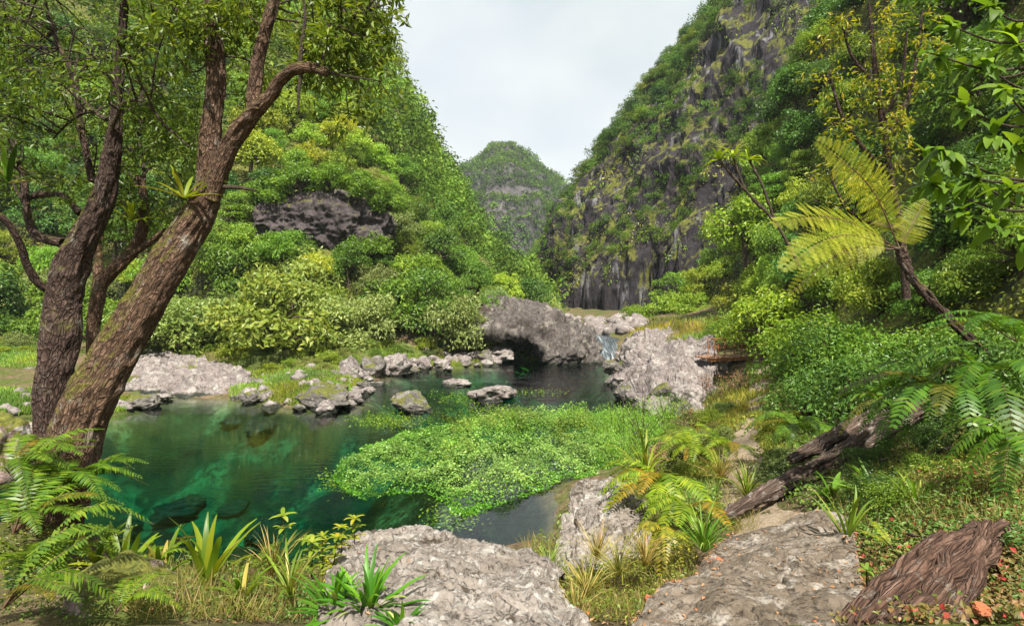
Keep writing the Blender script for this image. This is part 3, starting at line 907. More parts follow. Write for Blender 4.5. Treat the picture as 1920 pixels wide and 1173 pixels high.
# ---- left slope
rng = np.random.default_rng(101)
p, n, _, _ = sample_grid(gl_, 9000, rng)
x_, y_ = proj(p)
face = ((x_ - 615) / 130) ** 2 + ((y_ - 425) / 62) ** 2 < 1.0            # the bare rock face stays open
face |= ((x_ - 690) / 55) ** 2 + ((y_ - 490) / 40) ** 2 < 1.0
ok = (x_ > -120) & (x_ < 1070) & (y_ > -140) & ~face & (p[:, 2] > 0.5)
p, n, x_, y_ = p[ok], n[ok], x_[ok], y_[ok]
R = np.clip(1.35 + p[:, 1] * 0.012, 1.6, 3.3) * rng.uniform(0.7, 1.35, len(p))
k = thin(p, R * 1.35)
p, n, x_, y_, R = p[k], n[k], x_[k], y_[k], R[k]
near = (p[:, 1] < 76) & (y_ > 30)
idx = np.where(near)[0]
idx = idx[np.argsort(p[idx, 1])][:170]
rest = np.setdiff1d(np.arange(len(p)), idx)
def zone(x, y):
    if y > 590: return 'at the left slope foot'
    if y > 480: return 'below the grey rock face' if 470 < x < 740 else ('low behind the leaning tree' if x <= 470 else 'above the cave rock')
    if x < 480: return 'high behind the leaning tree'
    if y < 390 and x < 740: return 'above the grey rock face'
    return 'between rock face and gorge'
LOOK = {'round': 'rounded mid green tree', 'lime': 'bright yellow-green tree', 'grey': 'pale grey-green bushy tree', 'dark': 'dense dark green tree', 'layered': 'open layered green tree'}
for i in idx:
    low = y_[i] > 500
    lime = y_[i] < 380 and 420 < x_[i] < 760
    w = {'round': 0.32, 'lime': 0.14, 'grey': 0.16, 'dark': 0.16, 'layered': 0.22}
    if low and x_[i] < 760: w = {'round': 0.22, 'lime': 0.16, 'grey': 0.42, 'dark': 0.05, 'layered': 0.15}
    if lime: w = {'round': 0.25, 'lime': 0.60, 'grey': 0.05, 'dark': 0.02, 'layered': 0.08}
    if x_[i] < 400 and y_[i] < 480: w = {'round': 0.35, 'lime': 0.10, 'grey': 0.05, 'dark': 0.35, 'layered': 0.15}
    key = rng.choice(list(w), p=np.array(list(w.values())) / sum(w.values()))
    t = tuple(c_ * (1.45 if low or lime else 1.3) for c_ in tint_of(rng))
    size = 'small' if R[i] < 1.5 else ('large' if R[i] > 2.1 else 'middle-sized')
    tone = ' warm-toned' if t[0] > t[1] * 1.08 else (' cool-toned' if t[0] < t[1] * 0.92 else '')
    plant_tree(key, p[i] + n[i] * R[i] * 0.35, R[i], size + ' ' + LOOK[key] + tone + ' ' + zone(x_[i], y_[i]), 'tree', 'trees on the left slope', rng, 'hillside_tree', t, rng.uniform(0.85, 1.2))
lc = low_crowns(300, 320, 0.19)
tn = noise_tint(p[rest], 0.03, 5) * np.array([1.25, 1.2, 1.1])
tn *= np.clip(1.0 + rng.normal(size=(len(rest), 1)) * 0.3, 0.5, 1.7)
forest('far_wood', p[rest] + n[rest] * R[rest][:, None] * 0.3, R[rest] * 1.15, tn, lc, rng, 'dense green wood on the upper and farther left slope')
print('left trees', len(idx), 'rest', len(rest))
p, n, _, _ = sample_grid(gl_, 60000, rng)
x_, y_ = proj(p)
face = (((x_ - 615) / 122) ** 2 + ((y_ - 425) / 56) ** 2 < 1.0)
ok = (x_ > -60) & (x_ < 1080) & (y_ > -60) & ~face & (p[:, 1] < 95)
p, n = p[ok], n[ok]
cover('undergrowth', p, n, 0.10 + p[:, 1] * 0.0035, noise_tint(p, 0.12, 8), 'leaf_cover', rng, 'leafy undergrowth between the trees of the left slope', 0.6)

# ---- right cliff: wood along the rim and on ledges, straw grass on the face
rng = np.random.default_rng(202)
p, n, i, j = sample_grid(gr_, 12000, rng)
x_, y_ = proj(p)
rim = j / gr_.shape[1]
rim = rim + 0.10 * fbm(p * 0.06, 3, 81)
led = fbm(p * np.array([0.05, 0.05, 0.16]), 3, 83)
ok = (x_ > 985) & (x_ < 1640) & (y_ > -110) & ((rim > 0.66) | ((np.abs(y_ - (475 - (x_ - 1060) * 0.62)) < 38 + 55 * led) & (x_ < 1420)) | ((led > 0.42) & (rim > 0.15)) | ((x_ < 1075) & (rim > 0.22)))
p, n, x_, y_, rim = p[ok], n[ok], x_[ok], y_[ok], rim[ok]
R = np.clip(0.7 + p[:, 1] * 0.012, 1.0, 2.6) * rng.uniform(0.6, 1.25, len(p)) * np.where(rim > 0.6, 1.0, 0.66)
k = thin(p, R * 1.25)
p, n, x_, y_, R = p[k], n[k], x_[k], y_[k], R[k]
d = p[:, 1]
idx = np.where((y_ > 40) & (R / d * F > 17))[0]
idx = idx[np.argsort(-(R / d)[idx])][:60]
for q_ in idx:
    key = rng.choice(['round', 'dark', 'layered', 'lime'], p=[0.45, 0.25, 0.2, 0.1])
    where = 'on the rim of the right cliff' if y_[q_] < 300 - (x_[q_] - 1130) * 0.9 else ('on ledges near the far gorge' if x_[q_] < 1150 else 'on a streaked cliff ledge')
    plant_tree(key, p[q_], R[q_], ('small ' if R[q_] < 1.3 else 'larger ') + LOOK[key].replace('tree', 'bush') + ' ' + where, 'bush', 'bushes on the right cliff', rng, 'cliff_bush', tint_of(rng), 0.9)
rest = np.setdiff1d(np.arange(len(p)), idx)
tn = noise_tint(p[rest], 0.04, 15) * np.clip(1.0 + rng.normal(size=(len(rest), 1)) * 0.18, 0.6, 1.4) * 0.92
forest('cliff_wood', p[rest], R[rest], tn, low_crowns(400, 300, 0.19), rng, 'green wood along the rim and ledges of the right cliff')
print('cliff', len(idx), len(rest))
p, n, i, j = sample_grid(gr_, 120000, rng)
x_, y_ = proj(p)
band = fbm(p * np.array([0.05, 0.05, 0.03]), 4, 91) + 0.5 * fbm(p * 0.3, 3, 92)
rim = j / gr_.shape[1]
ok = (x_ > 990) & (x_ < 1620) & (y_ > -60) & (band > np.where(y_ > 470 - (x_ - 1060) * 0.62, -0.30 + (y_ - (470 - (x_ - 1060) * 0.62)) * 0.0035, 0.34)) & (rim > 0.16) & (rim < 0.9)
p, n, band = p[ok], n[ok], band[ok]
tn = np.array([2.0, 1.5, 1.5]) * np.clip(1 + 0.4 * fbm(p * 0.2, 3, 95), 0.5, 1.6)[:, None]
grn = fbm(p * 0.09, 3, 96) > 0.12
tn = np.where(grn[:, None], tn * np.array([0.55, 0.85, 0.6]), tn)
cover('cliff_grass', p, n, 0.55 * p[:, 1] / 85, tn, 'leaf_cover', rng, 'straw and green grass hanging on the face of the right cliff', 0.5, 'grass', 0.28, 1.6)

# ---- far peak
rng = np.random.default_rng(303)
p, n, i, j = sample_grid(gp_, 16000, rng)
x_, y_ = proj(p)
bare = (fbm(p * np.array([0.012, 0.012, 0.055]), 3, 99) > 0.55) & (y_ > 352) & (j < 90)
ok = (x_ > 860) & (x_ < 1110) & (y_ < 500) & ~bare
p, x_, y_ = p[ok], x_[ok], y_[ok]
R = rng.uniform(2.2, 4.6, len(p))
k = thin(p, R * 1.05)
p, R = p[k], R[k]
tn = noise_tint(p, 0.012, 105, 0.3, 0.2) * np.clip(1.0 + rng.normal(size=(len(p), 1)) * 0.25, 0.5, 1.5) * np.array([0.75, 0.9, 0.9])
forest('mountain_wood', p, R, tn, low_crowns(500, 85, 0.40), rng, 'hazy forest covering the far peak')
print('peak', len(p))

# ---- near right slope
rng = np.random.default_rng(404)
p, n, i, j = sample_grid(gn_, 6000, rng)
x_, y_ = proj(p)
ok = (x_ > 1290) & (x_ < 2050) & (y_ > -160) & (y_ < 690)
p, n, x_, y_ = p[ok], n[ok], x_[ok], y_[ok]
R = np.clip(0.5 + p[:, 1] * 0.026, 0.8, 2.2) * rng.uniform(0.75, 1.3, len(p))
k = thin(p, R * 1.25)[:115]
p, n, x_, y_, R = p[k], n[k], x_[k], y_[k], R[k]
for i in range(len(p)):
    up = y_[i] < 330 and x_[i] > 1500
    key = rng.choice(['round', 'lime', 'dark', 'layered', 'shrub', 'shrub_lime'], p=([0.15, 0.10, 0.35, 0.15, 0.2, 0.05] if up else [0.22, 0.26, 0.06, 0.18, 0.08, 0.20]))
    lk = {**LOOK, 'shrub': 'glossy dark green shrub', 'shrub_lime': 'leafy fresh green shrub'}[key]
    if x_[i] < 1440: where = 'beside the cliff behind the old footbridge'
    elif y_[i] < 250: where = 'high behind the yellowing tree' if x_[i] < 1720 else 'high behind the big-leaved tree'
    elif y_[i] < 480: where = 'left of the tree fern' if x_[i] < 1560 else 'behind the tree fern'
    else: where = 'between footbridge and tree fern' if x_[i] < 1620 else 'below the tree fern'
    size = 'small ' if R[i] < 1.0 else ('large ' if R[i] > 1.4 else 'middle-sized ')
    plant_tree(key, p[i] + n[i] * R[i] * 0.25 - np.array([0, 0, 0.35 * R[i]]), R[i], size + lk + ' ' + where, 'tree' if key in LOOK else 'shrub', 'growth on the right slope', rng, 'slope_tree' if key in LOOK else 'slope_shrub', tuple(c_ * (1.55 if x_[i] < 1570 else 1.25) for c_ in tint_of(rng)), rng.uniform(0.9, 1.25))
p, n, i, j = sample_grid(gn_, 48000, rng)
x_, y_ = proj(p)
ok = (x_ > 1290) & (x_ < 1990) & (y_ > -60) & (y_ < 720)
p, n = p[ok], n[ok]
cover('slope_undergrowth', p, n, 0.05 + p[:, 1] * 0.0042, noise_tint(p, 0.25, 28) * 1.25, 'leaf_cover', rng, 'leafy undergrowth covering the right slope', 0.8)
# ------------------------------------------------------------------ rocks
def rock_loft(name, cols, mat, nu, nv, label, a1=0.12, f1=1.2, a2=0.03, f2=6.0, seed=1, cat='rock', strat=0.0, group=None, crk=0.0):
    g = loft(np.array([[np.array(q) for q in c] for c in cols]), nu, nv)
    nn = orient(g, (0, 0, 40))
    e = np.ones(g.shape[:2])
    dd = a1 * fbm(g * f1, 3, seed) + a2 * ridged(g * f2, 4, seed + 3)
    if strat: dd = dd + strat * ridged((g @ np.array([[0.9, 0.3, 0.1], [-0.2, 0.8, 0.6], [0.3, -0.5, 0.8]])) * np.array([0.35, 0.35, 1.6]) * f1, 4, seed + 9)
    if crk:                                              # open joints and chipped edges
        wv = g * f1 + 0.35 * np.stack([fbm(g * 1.7, 3, seed + k_) for k_ in (31, 37, 41)], -1)
        c1 = np.exp(-(vnoise(wv * 0.9, seed + 51) / 0.035) ** 2); c2 = np.exp(-(vnoise(wv * 2.1 + 7, seed + 57) / 0.05) ** 2)
        dd = dd - crk * c1 - 0.45 * crk * c2 + 0.5 * crk * np.sign(vnoise(wv * 0.9, seed + 51)) * np.clip(fbm(g * 0.8, 2, seed + 61), 0, 1)
    g = g + nn * dd[..., None]
    o = grid_obj(name, g, mat)
    tag(o, label, cat, group)
    return o, g

def row(pts): return [P(*q) for q in pts]

def cols_of(rows): return [[r[k] for r in rows] for k in range(len(rows[0]))]

# boulder in the middle foreground
rows = [row([(600, 1250, 3.0), (700, 1260, 2.9), (820, 1260, 2.8), (940, 1260, 2.9), (1050, 1260, 3.0), (1110, 1250, 3.2)]),
        row([(600, 1140, 3.9), (700, 1110, 4.1), (830, 1120, 4.0), (940, 1130, 4.0), (1040, 1160, 3.9), (1105, 1200, 3.9)]),
        row([(620, 1075, 5.4), (700, 1040, 5.7), (820, 1050, 5.6), (930, 1080, 5.3), (1010, 1100, 5.1), (1062, 1150, 4.9)]),
        row([(645, 1030, 7.0), (690, 1004, 7.5), (770, 992, 7.7), (860, 1016, 7.4), (960, 1050, 6.9), (1045, 1090, 6.2)]),
        row([(640, 1080, 7.4), (690, 1060, 8.0), (770, 1050, 8.2), (860, 1080, 7.9), (960, 1110, 7.4), (1062, 1150, 6.6)]),
        row([(640, 1180, 7.4), (690, 1160, 8.0), (770, 1150, 8.2), (860, 1180, 7.9), (960, 1200, 7.4), (1062, 1230, 6.6)])]
o, g_bld = rock_loft('boulder', cols_of(rows), M['rock_near'], 260, 270, 'broad pale lichen-spotted boulder in the middle foreground', 0.12, 1.1, 0.045, 4.2, 11, crk=0.07)
# worn slab on the right
rows = [row([(1120, 1260, 2.7), (1260, 1260, 2.7), (1420, 1260, 2.7), (1560, 1260, 2.7), (1640, 1260, 2.7)]),
        row([(1180, 1165, 3.5), (1290, 1135, 3.7), (1420, 1110, 3.8), (1540, 1110, 3.7), (1620, 1120, 3.6)]),
        row([(1270, 1090, 4.5), (1350, 1060, 4.7), (1440, 1040, 4.7), (1540, 1035, 4.5), (1610, 1045, 4.3)]),
        row([(1350, 1030, 5.5), (1400, 1006, 5.8), (1470, 982, 5.9), (1540, 970, 5.8), (1600, 985, 5.3)]),
        row([(1360, 1070, 5.9), (1410, 1050, 6.2), (1480, 1030, 6.3), (1550, 1020, 6.2), (1610, 1030, 5.7)])]
o, g_slab = rock_loft('rock_slab', cols_of(rows), M['rock_slab'], 220, 220, 'worn flat rock slab on the path in the right foreground', 0.08, 1.4, 0.022, 4.5, 12, crk=0.035)
# leaning boulder right of the little inlet
rows = [row([(1010, 1120, 6.6), (1060, 1110, 6.6), (1120, 1100, 6.6), (1180, 1060, 6.8), (1230, 1020, 7.0)]),
        row([(1030, 1040, 7.4), (1070, 1000, 7.5), (1115, 985, 7.5), (1165, 985, 7.6), (1215, 985, 7.8)]),
        row([(1060, 960, 8.6), (1090, 935, 8.7), (1125, 925, 8.7), (1170, 925, 8.7), (1210, 950, 8.7)]),
        row([(1075, 940, 9.4), (1105, 912, 9.5), (1140, 908, 9.5), (1175, 920, 9.5), (1205, 960, 9.4)]),
        row([(1070, 1010, 9.9), (1105, 1000, 10.0), (1140, 990, 10.0), (1175, 1000, 10.0), (1205, 1010, 9.9)])]
rock_loft('boulder', cols_of(rows), M['rock_near'], 130, 130, 'craggy grey boulder with ferns beside the small inlet', 0.14, 1.3, 0.05, 4.0, 13, crk=0.09)
# cave rock and the cascade beside it
rows = [row([(880, 585, 52), (925, 572, 52), (970, 575, 52), (1010, 585, 51), (1050, 604, 50), (1090, 624, 50), (1120, 642, 49), (1138, 660, 48)]),
        row([(880, 610, 43.5), (925, 585, 43.5), (970, 582, 43.5), (1010, 590, 43.0), (1050, 611, 43), (1082, 632, 43), (1108, 650, 43.2), (1126, 666, 43.4)]),
        row([(875, 628, 41), (920, 614, 40.5), (965, 616, 40), (1005, 632, 40), (1042, 642, 40), (1078, 652, 40.4), (1102, 664, 41), (1118, 674, 41.5)]),
        row([(880, 634, 42), (922, 624, 41), (965, 628, 40.5), (1008, 648, 40), (1045, 672, 39.6), (1085, 676, 39.8), (1118, 678, 40.2), (1136, 680, 40.6)]),
        row([(885, 640, 47), (925, 632, 47.5), (965, 634, 47.5), (1008, 650, 46), (1045, 678, 40.4), (1085, 682, 40.2), (1118, 684, 40.6), (1136, 686, 41)]),
        row([(885, 690, 47), (925, 690, 47.5), (965, 690, 47.5), (1008, 692, 46), (1045, 700, 41), (1085, 705, 41), (1118, 705, 41), (1136, 700, 41.3)])]
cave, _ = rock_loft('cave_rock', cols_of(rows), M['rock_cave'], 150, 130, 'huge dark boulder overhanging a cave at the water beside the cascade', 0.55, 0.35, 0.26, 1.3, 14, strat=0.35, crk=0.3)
# outcrop on the right shore
rows = [row([(1182, 655, 47), (1216, 632, 46), (1260, 634, 44), (1300, 644, 41), (1340, 650, 38)]),
        row([(1172, 668, 42), (1205, 642, 41), (1252, 654, 38), (1300, 662, 35), (1345, 668, 32)]),
        row([(1162, 682, 39), (1192, 664, 37), (1240, 680, 33), (1290, 695, 30), (1345, 700, 28)]),
        row([(1158, 697, 37), (1184, 694, 33.5), (1225, 712, 29), (1275, 725, 26.5), (1330, 740, 25)]),
        row([(1165, 730, 31), (1185, 745, 27.6), (1220, 762, 24.4), (1265, 775, 23), (1320, 785, 22.5)]),
        row([(1160, 770, 30.5), (1175, 790, 27), (1205, 810, 24), (1255, 820, 22.6), (1320, 815, 22)])]
rock_loft('rock_outcrop', cols_of(rows), M['rock_shore'], 210, 210, 'pale jagged rock outcrop on the right shore below the footbridge', 0.50, 0.5, 0.16, 1.8, 15, strat=0.48, crk=0.35)
# shelf on the left shore
rows = [row([(225, 668, 38), (290, 668, 37), (350, 680, 36), (420, 690, 33), (470, 712, 30)]),
        row([(225, 682, 34), (290, 682, 34), (350, 696, 32), (415, 708, 29.5), (462, 728, 27.6)]),
        row([(228, 708, 31), (290, 710, 30), (350, 720, 29), (410, 728, 27.4), (458, 740, 26.4)]),
        row([(232, 734, 28.2), (300, 738, 27.4), (360, 742, 26.8), (410, 746, 26.2), (455, 750, 25.6)]),
        row([(232, 770, 28), (300, 770, 27.2), (360, 770, 26.6), (410, 770, 26), (455, 770, 25.4)])]
rock_loft('rock_shelf', cols_of(rows), M['rock_shore'], 150, 110, 'long sloping pale rock shelf on the left shore behind the leaning trunk', 0.25, 0.5, 0.13, 1.8, 16, strat=0.28, crk=0.2)
rows = [row([(-120, 672, 38), (-40, 672, 38), (40, 675, 37), (110, 680, 36)]),
        row([(-120, 688, 34), (-40, 686, 34), (40, 688, 33.5), (110, 694, 33)]),
        row([(-120, 715, 31), (-40, 712, 31), (40, 712, 30.6), (110, 716, 30)]),
        row([(-120, 735, 30), (-40, 735, 29.6), (40, 735, 29.4), (110, 735, 29)])]
rock_loft('rock_shelf', cols_of(rows), M['rock_shore'], 80, 50, 'low grey rock bank at the far left edge behind the dark trunk', 0.2, 0.5, 0.06, 2.0, 17)
# bare rock face on the left slope
rows = [row([(480, 385, 49), (540, 362, 50.5), (600, 352, 51), (660, 360, 51), (715, 385, 52), (745, 410, 54)]),
        row([(478, 400, 46.2), (540, 380, 46.6), (600, 368, 46.8), (660, 378, 47.2), (715, 402, 48.4), (745, 430, 50)]),
        row([(480, 430, 46.2), (540, 415, 45.8), (600, 405, 45.8), (660, 412, 46.6), (710, 432, 48), (740, 450, 50)]),
        row([(485, 475, 46.4), (540, 462, 46.2), (600, 450, 46.2), (655, 450, 47), (705, 462, 47), (735, 475, 50)]),
        row([(490, 500, 45.5), (540, 490, 47), (600, 480, 48), (655, 480, 48.6), (700, 485, 49.6), (730, 490, 52)])]
rock_loft('bare_outcrop', cols_of(rows), M['rock_face'], 150, 110, 'grey columnar rock face bare of trees on the left slope', 0.8, 0.3, 0.30, 1.3, 18, cat='rock face')

_ico = {}
def ico(sub):
    if sub not in _ico:
        import bmesh
        bm = bmesh.new(); bmesh.ops.create_icosphere(bm, subdivisions=sub, radius=1.0)
        V = np.array([v.co[:] for v in bm.verts]); Fq = np.array([[v.index for v in f.verts] for f in bm.faces]); bm.free()
        _ico[sub] = (V, Fq)
    return _ico[sub]

def boulder_data(name, seed, mat, sub=4, ang=0.35, fine=0.06, f1=1.0):
    V, Fq = ico(sub)
    rng = np.random.default_rng(seed)
    V = V.copy()
    for k in range(9):                                   # knock planes off so it is angular
        d = sph(rng, 1)[0]; h = rng.uniform(0.55, 0.9)
        e = np.maximum(V @ d - h, 0)
        V = V - d * (e * 0.9)[:, None]
    V = V * (1 + ang * 0.5 * fbm(V * 1.1 * f1 + seed, 3, seed) + fine * ridged(V * 3.5 + seed, 3, seed + 2))[:, None]
    return meshdata(name, V, Fq, M[mat], None, True)

BD = [boulder_data('boulder', 40 + k, 'rock_shore' if k % 3 else 'rock_grey', 5, 0.6, 0.06, 1.2) for k in range(6)]
def boulder(px, py, w, h, label, name='boulder', group=None, d=None, k=0, rz=0.0, tilt=0.0, depth=1.0, z=0.0):
    """a boulder whose foot shows at (px, py), w by h photo pixels"""
    c = G(px, py, z) if d is None else P(px, py, d)
    s = c[1] / F
    o = obj(name, BD[k % 6]) if name != 'stone' else obj(name, ST[k % 5])
    o.location = Vector((c[0], c[1] + w * s * 0.3, c[2] + h * s * 0.30))
    o.scale = (w * s * 0.56, w * s * 0.5 * depth, h * s * 0.75)
    o.rotation_euler = (tilt, tilt * 0.5, rz)
    return tag(o, label, 'rock', group)

boulder(770, 772, 70, 30, 'pale mossy boulder rising from the pool, nearest of the three island rocks', 'island_rock', 'rocks standing in the pool', k=0, rz=0.5, tilt=0.2, depth=1.3)
boulder(924, 752, 76, 24, 'long low island rock in the pool with grass on its left end', 'island_rock', 'rocks standing in the pool', k=1, rz=-0.3, tilt=-0.1, depth=1.1)
boulder(852, 724, 50, 12, 'smallest flat island rock behind the other two in the pool', 'island_rock', 'rocks standing in the pool', k=2, rz=0.2)
SB = [(600, 768, 110, 42, 0), (640, 756, 60, 26, 1), (655, 712, 60, 40, 2), (700, 704, 50, 34, 3), (742, 700, 46, 32, 4), (735, 690, 36, 26, 5), (520, 738, 44, 22, 2), (477, 734, 30, 24, 3),
      (545, 730, 36, 20, 4), (500, 752, 40, 14, 5), (560, 745, 40, 20, 1), (625, 722, 40, 26, 0), (585, 716, 30, 18, 3), (505, 690, 36, 24, 2), (680, 676, 40, 22, 1), (770, 692, 24, 12, 4),
      (940, 676, 52, 24, 5), (905, 680, 40, 18, 0), (880, 676, 30, 16, 1), (850, 680, 28, 12, 2), (250, 768, 60, 22, 3), (222, 772, 40, 20, 4), (290, 752, 40, 12, 5), (30, 765, 70, 18, 1), (75, 752, 36, 22, 2)]
SBL = ['large pale boulder on the left shore, nearest the pool', 'flat boulder at the tip of the left shore', 'tall pale boulder behind the tip of the left shore', 'pale boulder beside the dark-faced boulder on the left shore',
       'angular dark-faced boulder at the water on the left shore', 'small boulder behind the dark-faced boulder on the left shore', 'pale rock in the grass left of the large shore boulder', 'upright small rock near the end of the long rock shelf',
       'small rock among grass behind the large shore boulder', 'low rock at the waterline right of the rock shelf', 'rock resting against the back of the large shore boulder', 'rock half hidden by bushes behind the left shore tip',
       'small rock under the yellow-green bush on the left shore', 'grey rounded rock high in the grass under the bushes', 'grey rock under dry twigs on the left shore', 'little rock at the water right of the dark-faced boulder',
       'rounded boulder in front of the cave mouth', 'flat boulder on the shore left of the cave', 'rock on the stony shore left of the cave, second from it', 'small rock on the stony shore left of the cave, third from it',
       'low rock on the spit right of the leaning trunk', 'rock close to the leaning trunk on the small spit', 'flat rock between the small spit and the rock shelf', 'flat rock at the water on the far left', 'rock behind the dark trunk on the far left']
for q, (a, l) in enumerate(zip(SB, SBL)):
    boulder(*a[:4], l, 'boulder', 'boulders along the left shore', k=a[4], rz=q * 1.3, z=0.0 if a[1] > 720 else 0.15)

_r = np.random.default_rng(321)
line = cr(np.array([(455, 752), (500, 756), (545, 768), (600, 772), (655, 762), (665, 745), (690, 722), (740, 706), (790, 694), (850, 692), (925, 686)], dtype=float), 32)
for q, (a, b) in enumerate(line):
    w = _r.uniform(16, 42)
    boulder(a + _r.normal() * 8, b - 2 + _r.normal() * 3, w, w * _r.uniform(0.35, 0.6), ('broad' if w > 33 else ('small' if w < 24 else 'middling')) + ' pale rock of the row at the left waterline', 'shore_rock', 'rocks in a row at the left waterline', k=int(_r.integers(6)), rz=_r.uniform(0, 6))
for q in range(16):
    c = np.array([_r.uniform(-14, -3), _r.uniform(13, 24)])
    o = obj('sunken_rock', BD[int(_r.integers(6))]); sz_ = _r.uniform(0.35, 0.95)
    o.location = (c[0], c[1], float(gzf(c[0], c[1])) + sz_ * 0.2); o.scale = (sz_ * 1.3, sz_, sz_ * 0.7); o.rotation_euler = (0, 0, _r.uniform(0, 6))
    tag(o, 'dark rock lying under water on the pool bed', 'rock', 'sunken rocks on the pool bed')
for q, (a, b, w) in enumerate([(1175, 748, 40), (1200, 766, 46), (1235, 778, 52), (1275, 786, 48), (1310, 786, 50), (1165, 722, 30), (1245, 752, 50), (1295, 758, 56), (1325, 742, 46), (1150, 696, 30)]):
    boulder(a, b, w, w * 0.6, ['angular rock at the water below the outcrop', 'broken rock at the near foot of the outcrop', 'pale rock where the outcrop meets the watercress herbs', 'rock under the near edge of the outcrop', 'rock at the right foot of the outcrop', 'small rock at the waterline of the outcrop', 'broken block on the lower slope of the outcrop', 'large broken block on the near slope of the outcrop', 'block at the right flank of the outcrop', 'small rock opposite the cave mouth at the outcrop'][q], 'boulder', 'broken rocks of the right shore', k=q, rz=q * 1.7, z=0.1 if q < 6 else 0.5)
ST = [boulder_data('stone', 60 + k, 'rock_shore', 2, 0.3, 0.05) for k in range(5)]
rng = np.random.default_rng(55)
def scatter_stones(px0, px1, py0, py1, n, s0, s1, label, group, dmin=20):
    px = rng.uniform(px0, px1, n); py = rng.uniform(py0, py1, n)
    pts, ok = ray_ground(px, py, dmin, 80)
    for c, o_ in zip(pts, ok):
        if not o_: continue
        s = rng.uniform(s0, s1)
        o = obj('stone', ST[int(rng.integers(5))])
        o.location = Vector((c[0], c[1], max(c[2], -0.05) + s * 0.15)); o.scale = (s, s * rng.uniform(0.7, 1), s * rng.uniform(0.45, 0.75)); o.rotation_euler = (rng.normal() * 0.2, rng.normal() * 0.2, rng.uniform(0, 6))
        tag(o, ('large ' if s > s0 + 0.66 * (s1 - s0) else ('small ' if s < s0 + 0.33 * (s1 - s0) else '')) + label, 'stone', group)
scatter_stones(790, 930, 655, 692, 46, 0.18, 0.55, 'grey stone on the stony shore left of the cave', 'stones of the left shore')
scatter_stones(1045, 1205, 597, 626, 120, 0.28, 0.95, 'grey stone in the riverbed above the cascade', 'stones of the riverbed', 46)
scatter_stones(470, 720, 690, 745, 34, 0.12, 0.38, 'grey stone among grass on the left shore', 'stones in the shore grass')
scatter_stones(0, 90, 735, 775, 12, 0.12, 0.35, 'grey stone at the water behind the dark trunk', 'stones behind the dark trunk')

# cascade and the stream above it
rows = [row([(1085, 618, 56), (1110, 617, 56), (1140, 617, 56), (1165, 618, 56)]),
        row([(1100, 630, 46), (1120, 630, 46), (1145, 631, 46), (1166, 632, 46)]),
        row([(1112, 642, 44), (1128, 640, 44), (1146, 641, 44), (1160, 644, 44)]),
        row([(1112, 664, 42), (1126, 664, 41.6), (1142, 664, 41.6), (1154, 666, 42)]),
        row([(1100, 680, 40.3), (1118, 681, 39.8), (1138, 682, 39.8), (1154, 684, 40.2)])]
def cascade_mat():
    m, N, L, out = node_mat('cascade')
    g = N.new('ShaderNodeNewGeometry')
    v = vscale(N, L, g.outputs['Position'], (5.0, 0.5, 0.9))
    n1 = noise(N, L, v, 1.3, 5, 0.6, 0.4)
    c = ramp(N, [(0.46, (0.035, 0.045, 0.05)), (0.58, (0.12, 0.14, 0.15)), (0.72, (0.42, 0.45, 0.46))]); L.new(n1, c.inputs['Fac'])
    p = N.new('ShaderNodeBsdfPrincipled'); p.inputs['Roughness'].default_value = 0.15
    L.new(c.outputs['Color'], p.inputs['Base Color'])
    bp = N.new('ShaderNodeBump'); bp.inputs['Distance'].default_value = 0.1; L.new(n1, bp.inputs['Height']); L.new(bp.outputs[0], p.inputs['Normal'])
    L.new(p.outputs[0], out.inputs['Surface'])
    return m
o, _ = rock_loft('cascade', cols_of(rows), cascade_mat(), 50, 60, 'thin cascade sliding over dark rock into the pool', 0.08, 0.8, 0.04, 2.5, 19, cat=None)
del o['label']; tag(o, 'thin cascade sliding over dark rock into the pool', kind='structure')

# ------------------------------------------------------------------ near trees on the left
def stem(path, sides=48, rough=0.010, seg=None, seed=0):
    """path of (px, py, width_px, depth)"""
    pts = [P(a, b, e) for a, b, w, e in path]
    rad = [0.5 * w / F * e * (0.70 if w > 12 else 1.0) for a, b, w, e in path]
    L = np.sum(np.linalg.norm(np.diff(np.array(pts), axis=0), axis=1))
    return tube(pts, rad, sides, seg or int(max(12, L / 0.022)), rough, seed)

def stem_obj(name, path, mat, parent, sides=48, rough=0.010, seed=0):
    V, Fs, bc = stem(path, sides, rough, None, seed)
    o = obj(name, meshdata(name, V - np.array(parent.location), Fs, M[mat], {'bc': bc}, True), parent)
    return o

b1 = P(105, 1010, 5.5)
T1 = empty('leaning_tree', b1, 'large leaning tree with brown furrowed bark and moss, forking above the pool', 'tree')
MAINP = [(70, 1060, 150, 5.3), (98, 960, 140, 5.35), (122, 880, 128, 5.4), (155, 780, 124, 5.5), (200, 690, 108, 5.6), (250, 605, 96, 5.7), (300, 520, 90, 5.8), (345, 445, 82, 5.9), (380, 385, 76, 5.95), (402, 325, 62, 6.0), (402, 285, 48, 6.0)]
stem_obj('trunk', MAINP, 'bark', T1, 84, 0.011, 1)
S1 = [(385, 375, 50, 5.97), (392, 310, 54, 6.0), (396, 240, 48, 6.0), (404, 160, 46, 6.0), (402, 80, 47, 6.0), (388, 5, 50, 6.0), (382, -80, 48, 6.0)]
stem_obj('limb', S1, 'bark', T1, 60, 0.008, 2)
S2 = [(395, 372, 46, 5.9), (418, 305, 44, 5.85), (440, 258, 42, 5.8), (465, 222, 42, 5.75), (490, 197, 42, 5.7), (502, 186, 34, 5.7)]
stem_obj('limb', S2, 'bark', T1, 54, 0.008, 3)
S3 = [(478, 208, 36, 5.7), (477, 170, 33, 5.7), (482, 120, 31, 5.7), (497, 60, 29, 5.7), (513, 0, 27, 5.7), (525, -80, 26, 5.7)]
stem_obj('limb', S3, 'bark', T1, 48, 0.007, 4)
